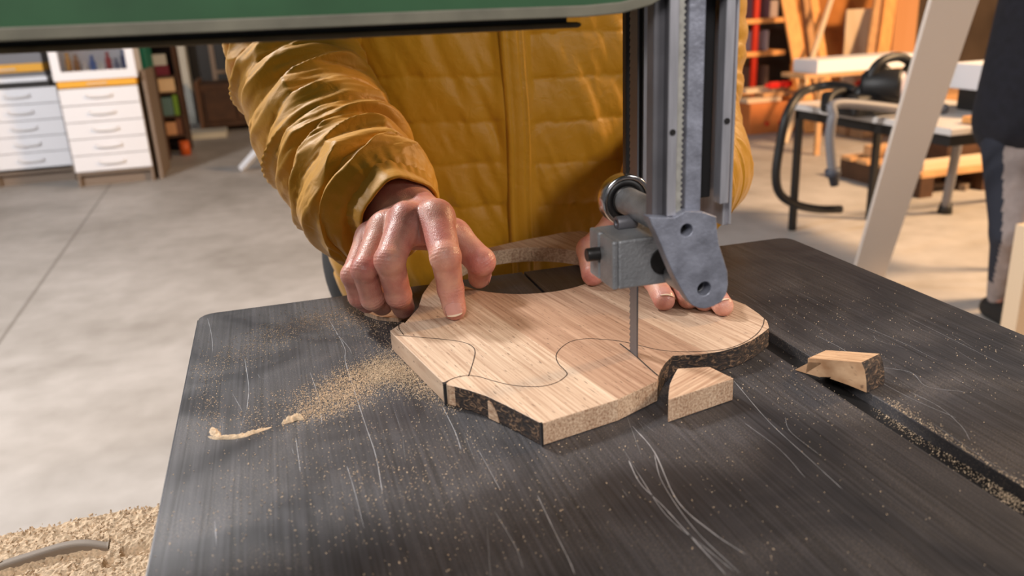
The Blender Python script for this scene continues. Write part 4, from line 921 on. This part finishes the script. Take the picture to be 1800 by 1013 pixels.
# ------------------------------------------------------------------ right side
o = box_part('wall_right', 3.6, 9, 7.9, 8.1, 0, 3.2, DARKW); tag(o, kind='structure')
def upright(x, y, z0, z1, w, d, m, name, label, cat, lean=0, group=None):
    bm = bmesh.new(); beam(bm, (x, y, z0), (x+lean, y+.25*(z1-z0)*.35, z1), w, d, up=(0, 1, 0)); o = from_bm(name, bm, m); bev(o, .003); return tag(o, label, cat, group)
# red shelving
rs = thing('red_shelf_rack', (4.4, 7.3, 0), 'red steel rack with pine shelves behind the right shoulder of the jacket', 'shelf')
for (x, y_) in ((4.33, 7.0), (4.33, 7.5), (3.75, 7.0), (3.75, 7.5)): box_part('upright', x, x+.05, y_, y_+.04, 0, 1.7, RED, rs)
for z in (.30, .64, .93, 1.25): bev(box_part('shelf_board', 3.78, 4.66, 6.98, 7.55, z, z+.045, PINE, rs), .004)
for i, (r, g, b, x, w, z, h) in enumerate([(150, 140, 150, 4.44, .16, .6855, .18), (110, 80, 90, 4.42, .2, .9755, .2), (90, 70, 60, 4.45, .18, .3455, .2), (170, 150, 140, 4.56, .09, .9755, .15)]):
    nm = ['lilac grey', 'plum', 'brown', 'light grey'][i]; o = bev(box_part('storage_box', x-w/2, x+w/2, 7.05, 7.3, z, z+h, mat('rack_box', hexc(r, g, b), rough=.7)), .01); tag(o, '%s box on the red rack' % nm, 'box', 'boxes on the red rack')
# pine boards standing up
SB = [((1385, 0), (1410, 140), .085, 6.5, PINE, 'first pine plank right of the red rack'), ((1418, 0), (1432, 120), .085, 6.7, RAWW, 'pale plank between two orange pine planks'), ((1430, 0), (1447, 110), .05, 6.5, PINE, 'narrow orange plank left of the wide plywood sheet')]
def leanboard(t, b, w, Y, m, label, name='pine_plank', cat='plank', th=.025, group='planks standing at the right wall', zb=None):
    p1 = PY(t[0], t[1], Y+.25); p0 = PY(b[0], b[1], Y); d = nrm(p1-p0); foot = p0-d*(p0[2]/d[2]-.002/d[2]) if zb is None else p0
    head = p1+d*((1.9-p1[2])/d[2]); bm = bmesh.new(); beam(bm, foot+np.array([0, 0, .012]), head, w, th, up=(0, 1, 0)); 
    return tag(bev(from_bm(name, bm, m), .002), label, cat, group)
for t, b, w, Y, m, l in SB: leanboard(t, b, w*1.6, Y, m, l)
leanboard((1545, 0), (1522, 150), .10, 6.5, RAWW, 'slim raw plank right of the pale board', th=.03)
leanboard((1565, 0), (1545, 150), .13, 6.45, PINE, 'orange pine plank left of the broad brown plank')
leanboard((1595, 0), (1580, 150), .26, 6.6, mat('light_brown_plank', hexc(202, 142, 92), rough=.6), 'broad light brown plank by the dark gap')
leanboard((1461, 0), (1432, 90), .04, 6.4, PALE, 'thin pale lath leaning across the plywood')
bm = bmesh.new(); a = PY(1430, 120, 7.2); b = PY(1530, 0, 7.2); bbox(bm, a[0]-.25, b[0]+.12, 7.2, 7.225, 0, 1.8); o = from_bm('plywood_sheet', bm, PLY); tag(o, 'large brown plywood sheet standing behind the workshop table', 'plywood')
a = PY(1485, 110, 6.85); b = PY(1540, 14, 6.85); bm = bmesh.new(); bbox(bm, a[0]-.02, b[0]-.02, 6.85, 6.87, 0, b[2]); o = from_bm('pale_board_sheet', bm, PALE); tag(o, 'pale rectangular panel leaning in front of the brown plywood', 'panel')
a = PY(1436, 130, 5.4); b = PY(1560, 108, 5.4)
lb = thing('long_white_box', ((a[0]+b[0])/2, 5.5, 0), 'long white box on a low stand behind the workshop table', 'box'); bev(box_part('box', a[0], b[0]+.3, 5.4, 5.7, a[2], a[2]+.095, WHITE, lb), .004)
bm = bmesh.new()
for xx in (a[0]+.05, b[0]+.2):
    for yy in (5.42, 5.66): bbox(bm, xx, xx+.04, yy, yy+.03, 0, a[2]-.03)
bbox(bm, a[0]-.1, b[0]+.3, 5.4, 5.7, a[2]-.03, a[2]); from_bm('stand', bm, RAWW, lb)
# low pile with wooden crate and red clamps
o = thing('wooden_crate', (4.35, 6.75, 0), 'orange brown wooden crate on the floor below the red rack', 'crate')
bev(box_part('body', 4.05, 4.62, 6.55, 6.95, 0, .27, mat('crate_wood', hexc(190, 112, 56), rough=.6, noise=.15, nscale=8), o), .006)
for x in (4.22, 4.36):
    bm = bmesh.new(); cyl(bm, (x, 6.549, .09), (x, 6.54, .09), .02, n=16); from_bm('dowel_hole', bm, RED, o)
for k, (x, z, w, m, nm, cl) in enumerate([(4.22, .272, .34, PALE, 'pale_batten', 'pale'), (4.40, .312, .34, RAWW, 'raw_batten', 'raw pine'), (4.28, .352, .42, PALE, 'pale_batten', 'long pale')]):
    o = box_part(nm, x-w/2, x+w/2, 6.6+.03*k, 6.75+.03*k, z, z+.036, m); tag(o, '%s batten lying flat on the wooden crate' % cl, 'batten')
o = bev(box_part('cluttered_bench', 4.68, 5.55, 5.85, 6.18, 0, .42, mat('bench_wood', hexc(150, 116, 84), rough=.7, noise=.2, nscale=8)), .01); tag(o, 'low wooden bench right of the wooden crate', 'bench')
for k, (x, yv, z) in enumerate([(4.30, 6.57, .389), (4.44, 6.58, .389), (4.75, 5.95, .421)]):
    bm = bmesh.new(); bbox(bm, x-.05, x+.05, yv, yv+.05, z, z+.055); bbox(bm, x-.09, x-.05, yv+.01, yv+.03, z+.015, z+.04); o = bev(from_bm('red_clamp', bm, mat('bright_red', hexc(205, 30, 24), rough=.4)), .006)
    tag(o, ['left red clamp head on the battens over the wooden crate', 'right red clamp head on the battens over the wooden crate', 'red clamp head on the low bench'][k], 'clamp', 'red clamps')

# workshop table with black legs
TT = .66
wt = thing('workshop_table', (2.85, 3.1, 0), 'light topped workshop table on thin black legs', 'table')
A_ = P(1392, 180, TT); 
bm = bmesh.new(); bbox(bm, 2.50, 3.15, 2.62, 3.70, TT-.028, TT); bev(from_bm('tabletop', bm, mat('pale_tabletop', hexc(214, 208, 204), rough=.3), wt), .004)
bm = bmesh.new(); bbox(bm, 2.53, 2.56, 2.65, 3.67, TT-.075, TT-.028); bbox(bm, 3.09, 3.12, 2.65, 3.67, TT-.075, TT-.028); bbox(bm, 2.56, 3.09, 3.64, 3.67, TT-.075, TT-.028); bbox(bm, 2.56, 3.09, 2.65, 2.68, TT-.075, TT-.028); from_bm('apron', bm, BLACK, wt)
for x, y_ in ((2.53, 3.645), (3.02, 3.66), (3.05, 2.66)): bev(box_part('leg', x, x+.032, y_, y_+.032, 0, TT-.028, BLACK, wt), .003)
# grey tube leg trestle with rubber foot standing under it
bm = bmesh.new(); gt = P(1660, 375, .0); tp = PY(1688, 228, gt[1]-.15); tube(bm, [gt+np.array([0, 0, .03]), (gt+tp)/2, tp], .024, 12, 4)
gl = thing('grey_trestle', gt*np.array([1, 1, 0]), 'grey tube trestle with black rubber foot under the workshop table', 'trestle'); from_bm('leg', bm, GREY, gl)
bm = bmesh.new(); cyl(bm, gt+np.array([0, 0, .001]), gt+np.array([.005, 0, .06]), .04, .03); from_bm('rubber_foot', bm, BLACK, gl)
bm = bmesh.new(); tube(bm, [tp, tp+np.array([.35, 0, .0])], .02, 10, 3); from_bm('top_bar', bm, GREY, gl); bm = bmesh.new(); g2 = gt+np.array([.55, .1, .03]); tube(bm, [g2, tp+np.array([.35, 0, 0])], .024, 12, 3); from_bm('leg', bm, GREY, gl)
# planer-like machine with dust hoses
mc = thing('black_power_tool', (2.80, 3.1, TT), 'black power tool with a pale round cap and looped handle on the workshop table', 'power tool')
def at(x, y, Y): return PY(x, y, Y)
bm = bmesh.new(); q = at(1582, 150, 3.05); cyl(bm, q+np.array([-.12, .10, 0]), q+np.array([0, -.01, 0]), .072, n=32, prof=[(0, .05), (.1, .066), (.9, .072), (1, .068)]); from_bm('motor_housing', bm, BLACK, mc)
bm = bmesh.new(); cyl(bm, q+np.array([-.002, -.008, 0]), q+np.array([.008, -.020, 0]), .056, n=32, prof=[(0, .058), (.7, .056), (1, .04)]); from_bm('round_cap', bm, mat('pale_lilac_plastic', hexc(190, 184, 200), rough=.4), mc)
bm = bmesh.new(); a1 = at(1545, 185, 3.15); bbox(bm, q[0]-.22, q[0]+.06, q[1]+.0, q[1]+.25, TT+.001, q[2]-.03); bev(from_bm('base', bm, BLACK, mc), .02)
bm = bmesh.new(); tube(bm, [at(1528, 165, 3.1), at(1532, 130, 3.1), at(1550, 108, 3.1), at(1580, 100, 3.12), at(1600, 112, 3.14), at(1588, 130, 3.14)], .020, 12, 6); from_bm('handle', bm, BLACK, mc)
bm = bmesh.new(); tube(bm, [at(1500, 178, 3.15), at(1525, 150, 3.12), at(1560, 122, 3.12)], .028, 12, 4); from_bm('body', bm, BLACK, mc)
bm = bmesh.new(); tube(bm, [at(1598, 130, 3.05), at(1606, 145, 3.04), at(1600, 170, 3.03)], .010, 8, 5); from_bm('strap', bm, BLACK, mc)
bm = bmesh.new(); tube(bm, [(2.62, 3.3, TT+.035), at(1500, 158, 3.3), at(1460, 150, 3.5), at(1420, 158, 3.55), at(1400, 172, 3.45), at(1382, 205, 3.40), at(1370, 260, 3.40), at(1364, 310, 3.40), at(1372, 342, 3.42), at(1400, 360, 3.45), at(1440, 368, 3.5), at(1478, 368, 3.5)], .021, 12, 8)
o = from_bm('black_hose', bm, BLACK); tag(o, 'black suction hose looping off the workshop table to the floor', 'hose')
bm = bmesh.new(); tube(bm, [(2.80, 2.98, TT+.021), (2.66, 2.99, TT+.021), at(1476, 182, 2.98), at(1464, 205, 2.96), at(1459, 240, 2.96), at(1461, 275, 2.96), at(1464, 302, 2.96)], .020, 12, 8)
o = thing('grey_hose', at(1464, 325, 2.96), 'grey hose with dark nozzle hanging over the workshop table edge', 'hose'); from_bm('tube', bm, GREY, o)
bm = bmesh.new(); cyl(bm, at(1463, 296, 2.96), at(1467, 326, 2.96), .026, .018, n=20, prof=[(0, .022), (.05, .032), (.4, .032), (.45, .022), (1, .018)]); from_bm('nozzle', bm, mat('dark_grey_rubber', hexc(66, 68, 78), rough=.5), o)
bm = bmesh.new(); tube(bm, [at(1452, 190, 3.05), at(1462, 168, 3.1), at(1485, 160, 3.15), at(1500, 172, 3.15)], .016, 10, 6); o = from_bm('black_cable_loop', bm, BLACK); tag(o, 'black coiled cable in front of the power tool', 'cable')
# boxes at the right end of the table
w1 = at(1625, 165, 3.0); w2 = at(1710, 110, 3.0)
o = bev(box_part('black_case', 2.92, 3.14, 2.75, 3.05, TT+.001, TT+.09, BLACK), .006); tag(o, 'black case under the white box on the workshop table', 'case')
o = bev(box_part('white_box', 2.90, 3.14, 2.75, 3.10, TT+.092, TT+.20, WHITE), .006); tag(o, 'white box on top of the black case', 'box')
o = bev(box_part('wood_block', 2.64, 2.82, 2.45, 2.72, TT+.001, TT+.028, PINE), .003); tag(o, 'flat orange wood block at the right end of the workshop table', 'wood block')
# leaning white board
f0 = P(1521, 500, 0); tpp = D(1676, 0, 2.75); d = nrm(tpp-f0); foot = f0+d*(.012/d[2]); bm = bmesh.new(); sidev = M@np.array([1, 0, 0]); beam(bm, foot, tpp+d*.55, .132, .022, up=tuple(np.cross(np.cross(d, sidev), (0, 0, 1))*0+nrm(np.cross(sidev, d))))
o = bev(from_bm('leaning_board', bm, mat('white_primed_board', hexc(216, 204, 194), rough=.55), mats=[PINE]), .002); tag(o, 'long white board leaning diagonally before the workshop table', 'board')
# pallet stack under the table
ps = thing('pallet', (3.75, 4.2, 0), 'low wooden pallet on the floor behind the leaning board', 'pallet')
for k in range(5): box_part('slat', 3.6, 4.6, 3.95+k*.16, 4.05+k*.16, .12, .145, RAWW, ps)
for x in (3.6, 4.05, 4.5): box_part('bearer', x, x+.09, 3.95, 4.69, 0, .12, DKWOOD, ps)
PT = [('flat pale', PALE, 3.85, 4.0, .146, .8, .10, .05), ('brown', DKWOOD, 4.0, 4.15, .146, .5, .3, .2), ('orange', PINE, 3.92, 4.18, .347, .5, .12, .05), ('long raw', RAWW, 3.9, 4.35, .146, .8, .10, .07)]
for nm, m, x, y_, z, L_, w, h in PT:
    if nm == 'long raw': y_ = 4.5
    o = bev(box_part('timber_offcut', x-L_/2+.2, x+L_/2+.2, y_, y_+w, z, z+h, m), .004); tag(o, '%s timber piece stacked on the low pallet' % nm, 'timber')
o = bev(box_part('cardboard_box', 4.75, 5.25, 5.1, 5.4, 0, .42, mat('cardboard', hexc(170, 126, 82), rough=.8)), .006); tag(o, 'tan cardboard box on the floor behind the pallet', 'box')
for k in range(6):
    a = P(1560+k*26, 300+(k % 3)*18, .0)+np.array([0, 0, .02]); an = rng.uniform(-.6, .6); bm = bmesh.new(); beam(bm, a, a+np.array([.35*math.cos(an), .35*math.sin(an), 0.]), .04, .035)
    o = from_bm('floor_batten', bm, [PALE, RAWW, SIDE][k % 3]); tag(o, '%s of the short battens strewn on the floor under the workshop table' % ['leftmost', 'second', 'third', 'fourth', 'fifth', 'rightmost'][k], 'batten', 'battens under the workshop table')
# wooden post at the right edge
pb = P(1775, 640, 0); o = bev(box_part('pine_post', pb[0]-.0, pb[0]+.10, pb[1], pb[1]+.06, 0, .46, PALE), .003); tag(o, 'pale upright post cut by the right edge of the photo', 'post')

# second person, dark sweater
NAVY = mat('dark_navy_wool', (.006, .006, .011, 1), rough=.95, noise=.3, nscale=40, bump=.4, bscale=200); GTR = mat('grey_work_trousers', hexc(140, 128, 124), rough=.85, noise=.1, nscale=30, bump=.3, bscale=120); NTR = mat('navy_trouser_panel', (.015, .018, .03, 1), rough=.85)
c = lambda *q: np.array(q, float); PX0 = 2.54; hipz = .66; LEG = ((PX0-.07, 2.415, 2.485, 2.30, 2.20, 2.28), (PX0+.13, 2.70, 2.72, 2.40, 2.36, 2.40))
def legs(p):
    d = None
    for k, (hx, kx, ax, y0, y1, y2) in enumerate(LEG):
        e = smin(seg(p, c(hx, y0, hipz), c(kx, y1, .36), .105, .070), seg(p, c(kx, y1, .36), c(ax, y2, .09), .068, .040), .02); d = e if d is None else smin(d, e, .03)
    return d
def p2body(p):
    d = seg(p, c(PX0, 2.32, .72), c(PX0+.10, 2.32, 1.36), .10, .12)
    for k, (hx, kx, ax, y0, y1, y2) in enumerate(LEG):
        d = smin(d, seg(p, c(hx, y0, hipz), c(kx, y1, .36), .08, .055), .03); d = smin(d, seg(p, c(kx, y1, .36), c(ax, y2, .06), .05, .03), .02)
    return smin(d, seg(p, c(PX0+.10, 2.32, 1.36), c(PX0+.10, 2.3, 1.5), .06, .055), .03)
v, f = surface_nets(p2body, [2.2, 2.0, 0], [3.0, 2.7, 1.58], .014); p2 = link('person', v, f, SKIN, smooth=True); tag(p2, 'person in dark navy sweater and grey work trousers at the right edge', 'person')
v, f = surface_nets(lambda p: np.maximum(legs(p), .06-p[..., 2]), [2.2, 2.0, .04], [2.95, 2.62, .86], .009); v = v+(fbm(v*26, 3, 5)-.44)[:, None]*np.array([.012, .012, 0])
cen = v[f].mean(1); cl = np.interp(cen[:, 2], [.06, .36, .66], [2.485, 2.415, 2.47]); cy = np.interp(cen[:, 2], [.06, .36, .66], [2.28, 2.20, 2.30]); ml = np.where((((cen[:, 0]-cl)*-.69+(cen[:, 1]-cy)*.72 > .030) & (cen[:, 2] > .16)) | ((cen[:, 0] > 2.58) & (cen[:, 2] < .42))  | (cen[:, 2] > .66), 1, 0)
o = link('trousers', v, f, GTR, p2, smooth=True, mats=[NTR], fmat=ml); o['label'] = 'grey trousers with navy panels'
def sweater(p):
    d = seg(p, c(PX0+.0, 2.31, .74), c(PX0+.10, 2.31, 1.35), .185, .20)
    d = smin(d, seg(p, c(PX0-.02, 2.25, 1.40), c(PX0-.04, 2.17, 1.10), .08, .07), .05)
    return np.maximum(d, .60+.0*p[..., 0]-p[..., 2])
v, f = surface_nets(sweater, [2.15, 1.9, .55], [3.05, 2.7, 1.62], .012); v = v+(fbm(v*[9, 9, 16], 3, 15)-.44)[:, None]*np.array([.03, .03, 0]); o = link('sweater', v, f, NAVY, p2, smooth=True); o['label'] = 'dark navy sweater'
v, f = surface_nets(lambda p: np.maximum(np.minimum(seg(p, c(2.485, 2.30, .04), c(2.45, 2.14, .035), .045, .04), seg(p, c(2.72, 2.42, .04), c(2.69, 2.24, .035), .045, .04)), .002-p[..., 2]), [2.35, 2.0, -.01], [2.85, 2.55, .1], .006)
link('shoes', v, f, BLACK, p2, smooth=True)

# ------------------------------------------------------------------ light
def area(name, loc, tgt, size, power, col, sy=None):
    l = bpy.data.lights.new(name, 'AREA'); l.energy = power; l.color = col; l.size = size
    if sy: l.shape = 'RECTANGLE'; l.size_y = sy
    o = bpy.data.objects.new(name, l); COL.objects.link(o); o.location = loc; o.rotation_euler = (Vector(tgt)-Vector(loc)).to_track_quat('-Z', 'Y').to_euler(); return o
area('lamp_left', (-.85, 2.15, 2.85), (.1, .6, 1.0), .28, 70, (1, .97, .94))
area('lamp_right', (1.1, -.7, 1.9), (.2, .8, 1.0), .35, 13, (1, .95, .9))
area('fill_lamp_front', (-.5, -.9, 2.3), (.2, .7, 1.0), .6, 32, (1, .97, .95))  # unseen fill lamp, added to brighten the jacket front
area('lamp_hall_left', (-3.2, 2.2, 2.9), (-1.2, 5.6, 0), .5, 230, (1, .98, .98))
area('lamp_warm', (5.4, 1.6, 3.3), (3.8, 4.8, 0), .8, 520, (1, .64, .34))
w = bpy.data.worlds.new('world'); scene.world = w; w.use_nodes = True; w.node_tree.nodes['Background'].inputs[0].default_value = (.95, .93, .95, 1); w.node_tree.nodes['Background'].inputs[1].default_value = .13
